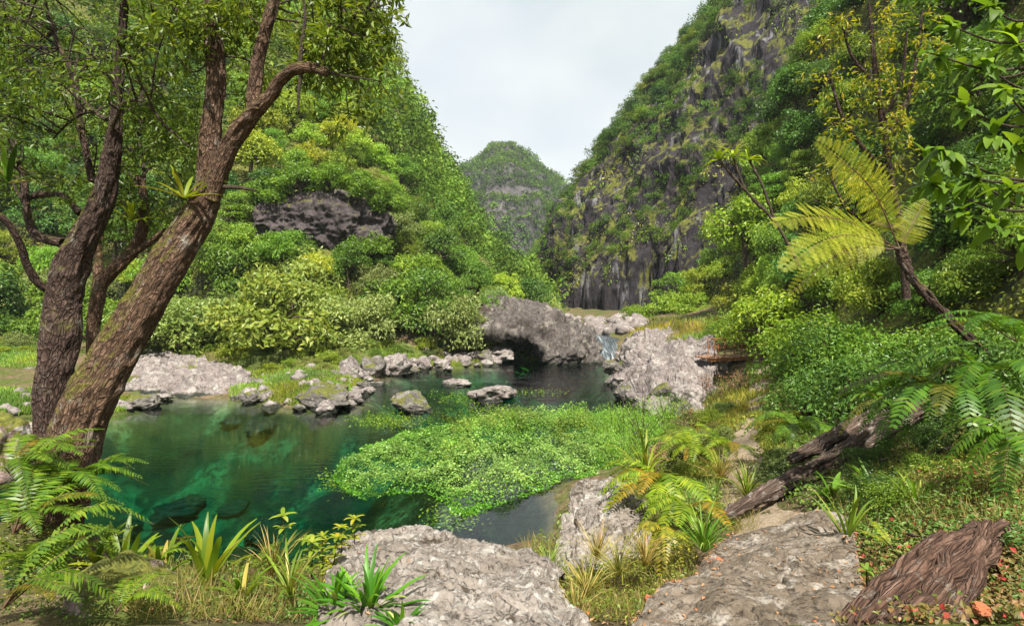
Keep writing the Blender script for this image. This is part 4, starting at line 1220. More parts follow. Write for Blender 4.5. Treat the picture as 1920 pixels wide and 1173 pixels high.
S4 = [(488, 200, 34, 5.7), (508, 178, 31, 5.65), (528, 148, 29, 5.6), (560, 128, 27, 5.5), (592, 128, 25, 5.45), (612, 136, 22, 5.4), (617, 138, 8, 5.4)]
stem_obj('limb', S4, 'bark', T1, 40, 0.006, 5)
for k, pth in enumerate([
        [(604, 126, 13, 5.45), (612, 95, 10, 5.45), (640, 62, 7, 5.5), (690, 22, 5, 5.5), (735, 5, 3, 5.5)],
        [(562, 122, 9, 5.5), (566, 80, 7, 5.5), (572, 30, 5, 5.5), (565, -20, 3, 5.5)],
        [(565, 138, 7, 5.5), (560, 175, 6, 5.5), (559, 208, 3, 5.5)],
        [(410, 350, 10, 5.9), (450, 352, 7, 5.8), (480, 358, 4, 5.8)],
        [(640, 62, 5, 5.5), (680, 70, 4, 5.4), (720, 95, 2, 5.3)]]):
    stem_obj('branch', pth, 'bark_small', T1, 10, 0.0, 30 + k)

b2 = P(95, 830, 6.1)
T2 = empty('dark_tree', b2, 'dark-barked upright tree standing behind the leaning trunk at the left edge', 'tree')
stem_obj('trunk', [(96, 900, 86, 6.1), (98, 800, 78, 6.1), (100, 730, 76, 6.1), (114, 640, 84, 6.15), (120, 560, 82, 6.2), (138, 490, 76, 6.2), (166, 430, 60, 6.2), (194, 370, 50, 6.2), (208, 300, 38, 6.2), (217, 230, 28, 6.2), (222, 150, 20, 6.2), (230, 60, 12, 6.2), (238, -60, 6, 6.2)], 'bark_dark', T2, 72, 0.010, 6)
T2B = [[(96, 545, 24, 6.2), (70, 528, 20, 6.1), (50, 495, 18, 6.0), (36, 455, 17, 5.9), (12, 415, 16, 5.8), (-40, 380, 14, 5.7)],
       [(120, 455, 26, 6.25), (85, 448, 24, 6.3), (60, 430, 20, 6.35), (50, 385, 16, 6.4), (45, 335, 13, 6.4), (32, 305, 8, 6.4)],
       [(150, 400, 16, 6.3), (120, 368, 13, 6.4), (85, 365, 12, 6.5), (40, 375, 8, 6.5)],
       [(172, 340, 17, 6.6), (163, 290, 15, 6.6), (148, 220, 12, 6.6), (140, 150, 10, 6.6), (108, 80, 8, 6.6), (76, -20, 6, 6.6)],
       [(208, 240, 9, 6.1), (235, 192, 7, 6.0), (275, 195, 6, 5.9), (310, 235, 5, 5.9), (355, 275, 3, 5.9)],
       [(200, 225, 8, 6.2), (170, 210, 6, 6.3), (135, 225, 5, 6.3), (100, 260, 3, 6.3)],
       [(222, 130, 8, 6.2), (270, 90, 6, 6.4), (310, 60, 4, 6.5), (340, 10, 3, 6.5)]]
for k, pth in enumerate(T2B): stem_obj('branch', pth, 'bark_dark' if pth[0][2] > 12 else 'bark_small', T2, 16, 0.003 if pth[0][2] > 12 else 0, 50 + k)

b3 = P(170, 700, 7.8)
T3 = empty('mossy_tree', b3, 'thinner mossy tree between the two big trunks', 'tree')
stem_obj('trunk', [(160, 760, 30, 7.8), (172, 680, 29, 7.8), (178, 590, 30, 7.8), (192, 530, 32, 7.8), (228, 492, 33, 7.7), (256, 460, 30, 7.7), (268, 420, 25, 7.7), (272, 385, 19, 7.7), (262, 330, 10, 7.7)], 'bark', T3, 36, 0.006, 7)
stem_obj('limb', [(182, 560, 22, 7.8), (184, 500, 20, 7.9), (186, 440, 16, 8.0), (200, 380, 12, 8.1), (230, 300, 8, 8.1)], 'bark', T3, 24, 0.004, 8)
stem_obj('limb', [(240, 482, 14, 7.7), (280, 455, 11, 7.5), (310, 430, 7, 7.4)], 'bark', T3, 20, 0.003, 9)
stem_obj('limb', [(262, 400, 9, 7.7), (270, 330, 7, 7.9), (262, 240, 6, 8.0), (280, 130, 4, 8.1)], 'bark_small', T3, 12, 0, 10)

# leaves of the near trees: sprays of narrow leaves along drooping twigs
def sprays(pts, rng, n_leaf, rad, leaf, aspect=0.34, droop=0.9, twig=True, anchors=None):
    mb, tw = MB(), MB()
    for c in pts:
        m = int(n_leaf * rng.uniform(0.6, 1.3))
        if anchors is not None and twig:
            a = anchors[np.argmin(np.sum((anchors - c) ** 2, 1) + rng.random(len(anchors)) * 0.3)]
            mid = (a + c) * 0.5 + np.array([0, 0, 0.15]) + rng.normal(size=3) * 0.12
            V, Fs, bc = tube([a, mid, c], [0.012, 0.008, 0.004], 5, 8); tw.add(V, Fs, bc=bc)
        for s in range(5):
            d = sph(rng, 1)[0]; d[2] -= 0.25; d = unit(d)
            e = c + d * rad * rng.uniform(0.6, 1.3) + np.array([0, 0, -0.35 * rad])
            m1 = (c + e) * 0.5 + np.array([0, 0, 0.1 * rad])
            V, Fs, bc = tube([c, m1, e], [0.004, 0.003, 0.0015], 4, 5); tw.add(V, Fs, bc=bc)
            t = rng.random(m // 5) ** 0.7
            pos = ((1 - t) ** 2)[:, None] * c + (2 * t * (1 - t))[:, None] * m1 + (t ** 2)[:, None] * e + rng.normal(size=(len(t), 3)) * rad * 0.10
            nn = unit(rng.normal(size=(len(t), 3)) * 0.7 + np.array([0, 0, 0.7]))
            td = unit(d[None] * 0.6 + rng.normal(size=(len(t), 3)) * 0.6)
            V, Fq, R = leafs(pos, nn, leaf, rng, aspect, droop, 0.10, td); mb.add(V, Fq, rnd=R)
    return mb, tw

def region_pts(rng, n, polys):
    out = []
    tot = sum(p[-1] for p in polys)
    for (x0, x1, y0, y1, d0, d1, w) in polys:
        k = int(round(n * w / tot))
        out += [P(rng.uniform(x0, x1), rng.uniform(y0, y1), rng.uniform(d0, d1)) for _ in range(k)]
    return np.array(out)

def crown_for(T, paths, polys, n, n_leaf, rad, leaf, mat, seed, tint=(1, 1, 1)):
    rng = np.random.default_rng(seed)
    anc = np.concatenate([cr(np.array([P(a, b, e) for a, b, w, e in p_]), 14) for p_ in paths])
    pts = region_pts(rng, n, polys)
    mb, tw = sprays(pts, rng, n_leaf, rad, leaf, anchors=anc)
    o = T.location
    for m_ in (mb, tw): m_.V = [v - np.array(o) for v in m_.V]
    c = mb.build('crown', M[mat], T); c.color = (*tint, 1)
    tw.build('twigs', M['bark_small'], T)

crown_for(T2, [[(208, 300, 1, 6.2), (217, 230, 1, 6.2), (222, 150, 1, 6.2), (235, 0, 1, 6.2)]] + T2B,
          [(-60, 380, -80, 140, 5.2, 8.5, 5), (-60, 330, 120, 260, 5.5, 8.5, 3.2), (-60, 210, 240, 360, 5.8, 8.5, 1.2), (200, 380, 180, 330, 6.3, 8.5, .7)], 112, 88, 0.36, 0.088, 'leaf_olive', 71, (1.05, 1.12, 0.85))
crown_for(T1, [S1, S3, S4, [(604, 126, 13, 5.45), (612, 95, 10, 5.45), (640, 62, 7, 5.5), (690, 22, 5, 5.5)]],
          [(420, 735, -80, 50, 5.2, 7.5, 3.2), (560, 740, 30, 140, 5.2, 6.5, 1.8), (620, 740, 120, 240, 5.2, 6.2, .35), (240, 420, -80, 90, 5.4, 7.5, 1.6), (420, 520, 60, 190, 6.2, 7.5, .5)], 78, 90, 0.32, 0.10, 'leaf_olive', 72, (1.35, 1.3, 0.9))
crown_for(T3, [[(268, 420, 1, 7.7), (262, 330, 1, 7.7), (262, 240, 1, 8), (280, 130, 1, 8.1)], [(186, 440, 1, 8), (230, 300, 1, 8.1)]],
          [(200, 360, 230, 420, 7.5, 9, 2), (240, 400, 100, 240, 7.5, 9, 1)], 34, 80, 0.38, 0.10, 'leaf_olive', 73, (1.1, 1.15, 1.0))
# ------------------------------------------------------------------ shore and path-side shrubs, placed one by one
def bush(key, px, py, d, w, label, name='bush', cat='bush', group=None, tint=(1, 1, 1), sz=1.0, v=None, seed=None):
    rng = np.random.default_rng(int(px * 7 + py * 13) if seed is None else seed)
    c = P(px, py, d)
    if py > 500: c[2] = min(c[2], gzf(c[0], c[1]) + 0.4)
    c[2] -= (0.35 * 0.5 * w / F * d if key.startswith('shrub') else 0)
    return plant_tree(key, c, 0.5 * w / F * d, label, cat, group, rng, name, tuple(1.3 * c_ for c_ in tint), sz, v)
LB = 'bushes along the left shore'
bush('grey', 320, 672, 37, 190, 'grey-green bush behind the rock shelf right of the leaning trunk', group=LB, tint=(1.05, 1.15, 0.9))
bush('round', 245, 660, 39, 150, 'green bush seen just right of the leaning trunk above the rock shelf', group=LB)
bush('grey', 410, 660, 39, 190, 'olive grey bush left of the big yellow-green bush', group=LB, tint=(0.95, 1.05, 0.9))
bush('lime', 520, 668, 35, 250, 'big rounded yellow-green bush above the left shore rocks', group=LB, tint=(0.88, 0.82, 1.5), sz=1.05)
bush('grey', 620, 660, 37, 170, 'pale bush right of the big yellow-green bush', group=LB, tint=(1.15, 1.2, 1.1))
bush('layered', 460, 560, 45, 170, 'open layered tree above the big yellow-green bush', 'tree', 'tree', LB, (0.85, 0.9, 1.0), 1.15)
bush('grey', 575, 560, 44, 180, 'pale rounded tree below the grey rock face', 'tree', 'tree', LB, (1.2, 1.25, 1.0), 1.1)
bush('grey', 690, 640, 40, 150, 'whitish-leaved bush above the pale shore boulders', group=LB, tint=(1.25, 1.25, 1.35))
bush('round', 740, 632, 43, 170, 'green bush behind the dry twigs on the left shore', group=LB)
bush('layered', 790, 640, 42, 160, 'layered dark bush left of the cave', group=LB, tint=(0.75, 0.85, 0.9), sz=1.2)
bush('grey', 850, 640, 41, 150, 'grey-green bush standing on the stony shore left of the cave', group=LB, sz=1.2)
bush('round', 900, 605, 44, 130, 'green bush hanging over the left end of the cave rock', group=LB, tint=(0.9, 1, 0.9))
bush('grey', 950, 590, 45, 130, 'rounded olive bush on top of the cave rock', group=LB, tint=(0.95, 1.05, 0.8))
bush('grey', 915, 612, 42.5, 110, 'olive bush drooping over the left lip of the cave', group=LB, tint=(0.9, 1.0, 0.8), sz=0.8)
bush('round', 975, 596, 43, 100, 'green bush on the front edge of the cave rock', group=LB, sz=0.8)
bush('round', 1012, 592, 46, 95, 'dark bush on the right shoulder of the cave rock', group=LB, tint=(0.85, 0.95, 0.9))
bush('shrub_lime', 40, 660, 40, 150, 'green bush behind the grassy bank at the left edge', group=LB)
bush('dark', -30, 640, 40, 170, 'dark bush at the left edge above the grassy bank', group=LB)
bush('round', 130, 640, 41, 150, 'bush showing between the dark trunk and the leaning trunk', group=LB)
for (px, py, d, w, l) in [(505, 378, 45.5, 90, 'leftmost bush hanging over the top of the grey rock face'), (560, 362, 45.5, 100, 'second bush from the left hanging over the grey rock face'), (622, 356, 45.6, 95, 'bush hanging over the middle of the grey rock face'), (680, 372, 46, 95, 'bush hanging over the right part of the grey rock face'), (725, 400, 47, 90, 'bush at the right end of the grey rock face'),
                          (500, 492, 44.5, 110, 'bush growing up the left foot of the grey rock face'), (585, 482, 45.2, 70, 'small bush at the middle foot of the grey rock face'), (690, 478, 45.5, 90, 'bush covering the right foot of the grey rock face')]:
    bush('round', px, py + 6, d + 1.3, w, l, group='bushes around the grey rock face', tint=(1.0, 1.05, 0.9), sz=0.8)
MB_ = 'small trees on the flat above the cascade'
bush('lime', 1245, 600, 56, 95, 'slender pale green tree on the flat right of the riverbed', 'sapling', 'tree', MB_, (0.9, 1, 1), 0.9)
bush('lime', 1195, 604, 58, 70, 'low yellow-green bush at the edge of the riverbed', 'bush', 'bush', MB_, (0.8, 0.9, 1), 0.7)
bush('lime', 1300, 600, 50, 95, 'yellow-green bush above the jagged outcrop', 'bush', 'bush', MB_, (0.85, 0.95, 1), 0.9)
bush('layered', 1275, 572, 62, 90, 'layered small tree in front of the dark cliff foot', 'sapling', 'tree', MB_, (1.1, 1.2, 0.9))
bush('shrub_lime', 1345, 640, 36, 90, 'fresh green bush left of the old footbridge railing', 'bush', 'bush', MB_, (1.1, 1.1, 1))
RB = 'shrubs along the path'
for a in [('shrub_lime', 1390, 632, 33, 120, 'leafy bush behind the footbridge railing', (1.1, 1.05, 0.9)), ('lime', 1475, 640, 34, 150, 'bright green bush right of the footbridge', (0.8, 0.95, 0.9)),
          ('shrub_lime', 1540, 690, 19, 190, 'fresh green shrub where the path bends behind the log', (1, 1, 1)), ('shrub', 1560, 720, 15.5, 230, 'glossy shrub left of the tree fern trunk', (1.35, 1.3, 1.1)),
          ('shrub', 1510, 775, 13.5, 170, 'low glossy shrub behind the upper end of the log', (1.1, 1.1, 1)), ('shrub', 1610, 775, 11.5, 230, 'dense dark shrub behind the fallen log', (1.0, 1.05, 1)),
          ('shrub', 1690, 700, 12, 230, 'dark leafy shrub under the tree fern crown', (1.3, 1.3, 1)), ('shrub_lime', 1620, 620, 15, 210, 'light green shrub below the left fern fronds', (1, 1.1, 1)),
          ('shrub', 1780, 740, 9.6, 220, 'dark shrub in front of the tree fern trunk foot', (1, 1, 1)), ('shrub', 1880, 660, 9.4, 240, 'shadowed shrub at the right edge below the big-leaved tree', (1, 1, 0.9)),
          ('shrub_lime', 1840, 560, 11, 220, 'leafy shrub right of the tree fern crown', (0.9, 1, 0.9)), ('shrub_lime', 1520, 560, 20, 200, 'feathery green shrub on the slope left of the tree fern', (1.2, 1.15, 0.8)),
          ('lime', 1430, 540, 28, 190, 'bright lime tree on the slope above the footbridge', (0.95, 1.0, 0.9)), ('lime', 1400, 460, 40, 150, 'lime green tree against the cliff above the footbridge', (0.9, 1, 0.9)),
          ('shrub_lime', 1760, 560, 12, 200, 'fresh shrub directly behind the tree fern trunk', (1.1, 1.1, 1))]:
    bush(a[0], a[1], a[2], a[3], a[4], a[5], 'shrub', 'shrub', RB, a[6])

# ------------------------------------------------------------------ fern fronds
def bez(a, b, c, t):
    t = np.asarray(t)[:, None]
    return (1 - t) ** 2 * a + 2 * t * (1 - t) * b + t ** 2 * c

def frond_arrays(a, b, c, width, rng, pairs=26, hint=(0, 0, 1), two=False, pinnules=11, s0=0.1, pa=0.42, droop=0.12):
    """rachis along a bezier; leaflets in two rows; two=True divides each leaflet again"""
    t = np.linspace(0, 1, pairs + 2)[1:-1]
    t = s0 + (1 - s0) * t
    c0 = bez(a, b, c, t)
    tg = unit(bez(a, b, c, np.minimum(t + 0.02, 1)) - bez(a, b, c, t - 0.02))
    hint = np.asarray(hint, dtype=np.float64)
    sd = unit(np.cross(tg, hint[None]))
    up = np.cross(sd, tg)
    prof = np.sin(np.pi * np.clip(0.10 + 0.88 * ((t - s0) / (1 - s0)) ** 0.8, 0, 1)) ** 0.75
    V, Fq, Ft, R = [], [], [], []
    n = 0
    L = np.linalg.norm(np.diff(bez(a, b, c, np.linspace(0, 1, 12)), axis=0), axis=1).sum()
    gap = L / pairs
    for k in range(pairs):
        for s in (-1, 1):
            ln = width * prof[k] * rng.uniform(0.88, 1.08)
            d = unit(sd[k] * s * math.cos(pa) + tg[k] * math.sin(pa) + up[k] * rng.normal() * 0.12 + np.array([0, 0, -droop]))
            w = unit(np.cross(d, up[k])) * 1.0
            r = np.clip(rng.random() * 0.8 + 0.1, 0, 1)
            if not two:
                hw = gap * 0.36
                o = c0[k]
                vv = np.array([o - w * hw * 0.5, o + w * hw * 0.5, o + d * ln * 0.45 + w * hw - up[k] * 0.02 * ln, o + d * ln * 0.45 - w * hw - up[k] * 0.02 * ln, o + d * ln + np.array([0, 0, -0.14 * ln])])
                V.append(vv); Fq.append([n, n + 1, n + 2, n + 3]); Ft.append([n + 3, n + 2, n + 4]); R.append(np.full(5, r)); n += 5
            else:
                m = pinnules
                for q in range(m):
                    f = (q + 0.6) / m
                    o = c0[k] + d * ln * f + np.array([0, 0, -0.10 * ln * f * f])
                    pl = gap * 0.50 * math.sin(math.pi * min(0.22 + 0.8 * f, 0.985)) ** 0.6
                    for z in (-1, 1):
                        e = unit(w * z * 0.92 + d * 0.4)
                        g2 = d * ln / m * 0.24
                        V.append(np.array([o - g2, o + g2, o + e * pl + g2 * 0.3, o + e * pl - g2 * 0.5]))
                        Fq.append([n, n + 1, n + 2, n + 3]); R.append(np.full(4, np.clip(r + rng.normal() * 0.06, 0, 1))); n += 4
    return np.concatenate(V), [np.array(Fq), np.array(Ft) if Ft else np.zeros((0, 3), int)], np.concatenate(R)

def frond_obj(parent, a, b, c, width, rng, mat, tint=(1, 1, 1), rr=0.006, name='frond', **kw):
    o0 = np.array(parent.location)
    V, Fs, R = frond_arrays(a, b, c, width, rng, **kw)
    o = obj(name, meshdata('frond', V - o0, Fs, M[mat], {'rnd': R}), parent)
    o.color = (*tint, 1)
    Vr, Fr, bc = tube([a, bez(a, b, c, [0.5])[0], c], [rr, rr * 0.7, rr * 0.25], 5, 12)
    obj('rachis', meshdata('rachis', Vr - o0, Fr, M['rachis'], {'bc': bc}, True), o)
    return o

def fern(base, label, n, L, rng, mat='leaf_fern', tint=(1, 1, 1), az=(0, 6.28), rise=0.55, fall=0.15, width=0.13, group=None, pairs=24, name='fern', cat='fern'):
    e = empty(name, base, label, cat, group)
    for k in range(n):
        a = az[0] + (az[1] - az[0]) * (k + rng.uniform(0.1, 0.9)) / n
        d = np.array([math.cos(a), math.sin(a), 0])
        l = L * rng.uniform(0.75, 1.15)
        b = base + d * l * 0.35 + np.array([0, 0, l * (rise + rng.normal() * 0.1)])
        c = base + d * l * rng.uniform(0.75, 0.95) + np.array([0, 0, l * (fall + rng.normal() * 0.15)])
        j = 1 + rng.normal() * 0.12
        if rng.random() < 0.09: j = np.array([1.25, 0.62, 0.8]); l *= 0.9
        j = j * np.ones(3)
        frond_obj(e, np.asarray(base), b, c, l * width, rng, mat, (tint[0] * j[0], tint[1] * j[1], tint[2] * j[2]), 0.005, pairs=pairs)
    return e

rng = np.random.default_rng(900)
FL = 'ferns at the foot of the leaning tree'
for k, (px, py, d, n, L, tn, lab, az) in enumerate([
        (25, 1000, 4.3, 13, 0.85, (1.0, 1.05, 0.9), 'large sword fern at the left edge before the leaning trunk', (-0.6, 2.6)),
        (105, 935, 4.8, 12, 0.7, (0.85, 0.95, 0.9), 'sword fern sprouting against the base of the leaning trunk', (-0.5, 3.4)),
        (20, 890, 4.7, 11, 0.72, (1.05, 1.05, 0.9), 'upper sword fern left of the leaning trunk at the frame edge', (-1.2, 2.2)),
        (60, 1060, 3.5, 10, 0.62, (1.15, 1.1, 0.8), 'sunlit fern with arching fronds in the lower left corner', (-2.6, 0.6)),
        (5, 1140, 3.1, 8, 0.65, (1.0, 1.0, 0.9), 'fern cut by the lower left corner of the view', (-0.6, 2.0)),
        (150, 905, 5.0, 10, 0.58, (0.9, 1.0, 0.8), 'small fern right of the base of the leaning trunk', (-1.0, 1.2)),
        (215, 1150, 3.3, 4, 0.42, (1.2, 1.1, 0.8), 'small yellow-green fern over the pinkish mossy rock', (-0.4, 1.8)),
        (285, 1070, 4.7, 6, 0.42, (1.2, 1.1, 0.8), 'low fern behind the mossy rock on the near bank', (0.2, 2.9)),
        (470, 1075, 4.9, 5, 0.40, (1.2, 1.1, 0.8), 'small fern right of the strap-leaved plant on the near bank', (0.0, 3.1))]):
    fern(P(px, py, d), lab, n, L, rng, tint=tn, az=az, group=FL, width=0.15, pairs=32)
FR = 'ferns on the right bank'
for k, (px, py, d, n, L, tn, lab, az, fall) in enumerate([
        (1780, 760, 6.2, 12, 1.15, (0.75, 0.95, 0.8), 'large drooping fern above the fallen log at the right', (1.6, 4.7), -0.25),
        (1860, 720, 6.0, 8, 1.1, (0.7, 0.9, 0.8), 'hanging fern under the shadowed shrub at the right edge', (1.6, 4.9), -0.4),
        (1900, 830, 4.8, 7, 0.8, (0.8, 0.95, 0.7), 'dark fern hanging at the right edge above the mossy bank', (1.8, 4.9), -0.45),
        (1905, 640, 7.0, 6, 1.1, (0.65, 0.9, 0.8), 'fern reaching left from the right edge beside the tree fern trunk', (2.2, 4.4), 0.0),
        (1690, 785, 7.4, 10, 1.0, (0.8, 1.0, 0.8), 'fern arching over the upper part of the fallen log', (1.8, 4.6), -0.1),
        (1500, 815, 9.4, 10, 1.0, (0.9, 1.0, 0.8), 'broad fern behind the lower end of the fallen log', (1.6, 5.4), 0.0),
        (1240, 915, 8.2, 13, 1.15, (1.75, 1.45, 0.9), 'yellow fern arching over the craggy boulder', (2.0, 5.2), 0.0),
        (1290, 960, 7.4, 10, 0.95, (1.7, 1.4, 0.9), 'yellowing fern in front of the craggy boulder and grass', (2.2, 5.0), -0.1),
        (1310, 855, 10, 11, 1.05, (1.6, 1.3, 0.8), 'yellow-green fern beside the path above the inlet', (1.5, 5.2), 0.05),
        (1370, 850, 10.6, 9, 0.85, (1.4, 1.2, 0.8), 'small fern at the edge of the path', (1.5, 5.2), 0.1),
        (1250, 1005, 6.4, 8, 0.6, (2.4, 1.3, 1.4), 'withered tan fern below the yellow ferns', (2.6, 5.4), -0.3),
        (1675, 1030, 4.4, 3, 0.32, (1.9, 1.4, 0.8), 'single bright yellow-green fern beside the rock slab', (1.2, 3.6), 0.5)]):
    fern(P(px, py, d), lab, n, L, rng, tint=tn, az=az, group=FR, width=0.17, fall=fall)

# tree fern
tf = P(1688, 468, 9.5)
TF = empty('tree_fern', P(1830, 700, 9.5), 'tree fern with a leaning dark trunk and glowing yellow-green fronds', 'tree fern')
stem_obj('trunk', [(1900, 740, 22, 9.3), (1850, 668, 20, 9.5), (1795, 612, 19, 9.5), (1740, 555, 20, 9.5), (1705, 512, 22, 9.5), (1690, 475, 26, 9.5), (1688, 462, 20, 9.5)], 'bark_dark', TF, 32, 0.02, 21)
for (c_, b_, w_, hint) in [((1528, 262, 9.1), (1650, 330, 9.3), 0.44, (-0.15, -1, 0.1)),
                           ((1445, 420, 8.6), (1570, 375, 9.0), 0.40, (0.05, -0.75, 0.66)),
                           ((1462, 508, 8.3), (1570, 395, 8.8), 0.42, (0.1, -0.75, 0.6)),
                           ((1478, 552, 9.9), (1590, 430, 9.9), 0.38, (0.1, -0.9, 0.4)),
                           ((1738, 372, 9.6), (1706, 425, 9.4), 0.30, (-0.3, -1, 0.1))]:
    frond_obj(TF, tf, P(*b_), P(*c_), w_, rng, 'leaf_treefern', (1, 1, 1), 0.014, pairs=30, hint=hint, two=True, pinnules=15, s0=0.13, pa=0.30, droop=0.10)

# ------------------------------------------------------------------ strap-leaved plants, rosettes, herbs
def strap_arrays(L, w, rng, arch=0.5, segs=7, up=0.8):
    s = np.linspace(0, 1, segs + 1)
    ang = up - arch * s * s
    x = np.concatenate([[0], np.cumsum(np.cos(ang[:-1]))]) / segs * L
    z = np.concatenate([[0], np.cumsum(np.sin(ang[:-1]))]) / segs * L
    hw = w * 0.5 * np.sin(np.pi * np.clip(0.12 + 0.86 * s, 0, 1)) ** 0.7
    V = np.stack([np.stack([x, -hw, z + hw * 0.35], -1), np.stack([x, np.zeros_like(x), z], -1), np.stack([x, hw, z + hw * 0.35], -1)], 1)
    return V.reshape(-1, 3), grid_faces(segs + 1, 3)

def strap_plant(base, label, n, L, w, rng, mat='leaf_fern', tint=(1, 1, 1), up=(0.7, 1.35), arch=0.7, name='strap_plant', cat='plant', group=None, az=(0, 6.28), leaf_name='leaf'):
    e = empty(name, base, label, cat, group)
    for k in range(n):
        l = L * rng.uniform(0.6, 1.15)
        V, Fq = strap_arrays(l, w * rng.uniform(0.8, 1.15), rng, arch * rng.uniform(0.5, 1.5), 7, rng.uniform(*up))
        mt_ = 'leaf_straw' if rng.random() < 0.10 else mat
        o = obj(leaf_name, meshdata(leaf_name, V, Fq, M[mt_], {'rnd': np.full(len(V), rng.random())}, True), e)
        o.rotation_euler = (rng.normal() * 0.15, 0, az[0] + (az[1] - az[0]) * (k + rng.random()) / n)
        j = 1 + rng.normal() * 0.15
        o.color = (tint[0] * j, tint[1] * j, tint[2] * j, 1)
    return e

SP = 'strap-leaved plants on the near bank'
for a in [((385, 1110, 4.5), 'clump of upright strap-shaped fern leaves on the near bank', 15, 0.60, 0.060, 'leaf_fern', (1.5, 1.25, 0.8), (0.8, 1.5), 0.7),
          ((230, 1085, 4.7), 'strap-leaved clump between the mossy rock and the pool', 14, 0.48, 0.050, 'leaf_fern', (1.4, 1.2, 0.8), (0.6, 1.4), 0.8),
          ((305, 1090, 4.7), 'smaller strap-leaved clump left of the upright one', 12, 0.42, 0.048, 'leaf_fern', (1.4, 1.2, 0.8), (0.6, 1.4), 0.8),
          ((455, 1130, 4.2), 'spreading strap-leaved clump right of the upright one', 13, 0.36, 0.040, 'leaf_fern', (1.3, 1.25, 0.8), (0.4, 1.3), 0.9),
          ((180, 1060, 4.9), 'strap-leaved clump close to the foot of the leaning trunk', 10, 0.42, 0.05, 'leaf_fern', (1.3, 1.2, 0.8), (0.6, 1.4), 0.8),
          ((545, 1120, 4.5), 'grassy clump with long thin leaves left of the pale boulder', 26, 0.50, 0.022, 'leaf_grass', (1.1, 1.2, 0.8), (0.6, 1.5), 1.0),
          ((690, 1165, 3.5), 'bright green bamboo-like herb in front of the pale boulder', 46, 0.42, 0.034, 'leaf_fern', (0.85, 1.3, 0.9), (0.2, 1.5), 0.9),
          ((625, 1160, 3.6), 'leafy green herb left of the bamboo-like herb', 36, 0.38, 0.032, 'leaf_fern', (0.85, 1.25, 0.9), (0.2, 1.5), 0.9),
          ((750, 1185, 3.2), 'low leafy herb on the front of the pale boulder', 22, 0.26, 0.026, 'leaf_fern', (0.85, 1.3, 0.9), (0.2, 1.4), 0.9),
          ((1640, 940, 6.0), 'strap-leaved green herb beside the lower log', 26, 0.50, 0.050, 'leaf_mid', (1.2, 1.3, 1), (0.1, 1.3), 0.7),
          ((1560, 940, 6.4), 'dark glossy herb at the foot of the log', 22, 0.34, 0.06, 'leaf_mid', (0.9, 1.2, 1), (0.1, 1.2), 0.7),
          ((1590, 1020, 4.9), 'tall yellow-green grass clump at the top of the rock slab', 20, 0.55, 0.026, 'leaf_grass', (1.0, 1.15, 0.6), (0.8, 1.5), 0.8),
          ((1720, 960, 5.2), 'grass clump above the old root wood', 26, 0.5, 0.02, 'leaf_grass', (0.8, 1.1, 0.6), (0.6, 1.5), 1.0),
          ((1320, 1035, 6.0), 'bright green grass clump beside the rock slab', 70, 0.55, 0.016, 'leaf_grass', (0.65, 1.15, 0.5), (0.5, 1.5), 1.1),
          ((1400, 930, 8.0), 'yellow-green grass clump at the lower end of the log', 40, 0.55, 0.02, 'leaf_grass', (0.9, 1.1, 0.5), (0.5, 1.5), 1.1),
          ((1100, 1120, 5.4), 'dry fine grass clump between the boulder and the slab', 70, 0.42, 0.010, 'leaf_straw', (1.1, 1.1, 0.8), (0.6, 1.5), 1.0),
          ((1160, 1080, 6.0), 'taller dry grass clump under the craggy boulder', 70, 0.48, 0.010, 'leaf_straw', (1.0, 1.1, 0.8), (0.6, 1.5), 1.0),
          ((510, 1080, 5.0), 'dry brownish grass clump at the near shore', 60, 0.45, 0.009, 'leaf_straw', (1.1, 1.0, 0.9), (0.7, 1.5), 0.8),
          ((1120, 1050, 6.4), 'pale straw grass clump left of the yellowing fern', 90, 0.46, 0.008, 'leaf_straw', (1.3, 1.15, 1.1), (0.5, 1.5), 0.9),
          ((1210, 1060, 5.8), 'straw grass clump in front of the withered fern', 90, 0.42, 0.008, 'leaf_straw', (1.25, 1.1, 1.0), (0.5, 1.5), 0.9),
          ((1080, 1160, 4.6), 'straw grass clump at the lower right of the pale boulder', 80, 0.34, 0.007, 'leaf_straw', (1.2, 1.1, 1.0), (0.5, 1.5), 0.9),
          ((1350, 900, 9.2), 'straw grass clump at the edge of the path', 90, 0.55, 0.011, 'leaf_straw', (1.25, 1.15, 1.0), (0.5, 1.5), 0.9),
          ((1030, 1075, 6.8), 'fine green grass clump right of the pale boulder', 60, 0.42, 0.012, 'leaf_grass', (0.9, 1.1, 0.6), (0.6, 1.5), 1.0),
          ((1210, 900, 9.3), 'clump of long yellow-green leaves above the craggy boulder', 30, 0.95, 0.04, 'leaf_grass', (1.2, 1.2, 0.5), (0.6, 1.5), 1.2)]:
    strap_plant(P(*a[0]), a[1], a[2], a[3], a[4], rng, a[5], a[6], a[7], a[8], 'grass_tuft' if 'grass' in a[5] or 'straw' in a[5] else 'strap_plant', 'grass' if 'grass clump' in a[1] else 'plant', SP)
EP = 'epiphytes on the left trees'
strap_plant(P(345, 372, 5.75), 'strap-leaved epiphyte perched in the fork of the leaning tree', 14, 0.42, 0.045, rng, 'leaf_lime', (1.2, 1.1, 0.7), up=(0.2, 1.3), name='epiphyte', group=EP)
strap_plant(P(245, 415, 7.4), 'strap-leaved epiphyte on the thin mossy tree', 13, 0.42, 0.045, rng, 'leaf_lime', (1.1, 1.1, 0.7), up=(0.2, 1.3), name='epiphyte', group=EP)
strap_plant(P(15, 345, 6.0), 'glossy epiphyte at the left edge on the curved branch', 11, 0.4, 0.06, rng, 'leaf_mid', (0.9, 1.1, 1), up=(0.0, 1.3), name='epiphyte', group=EP)

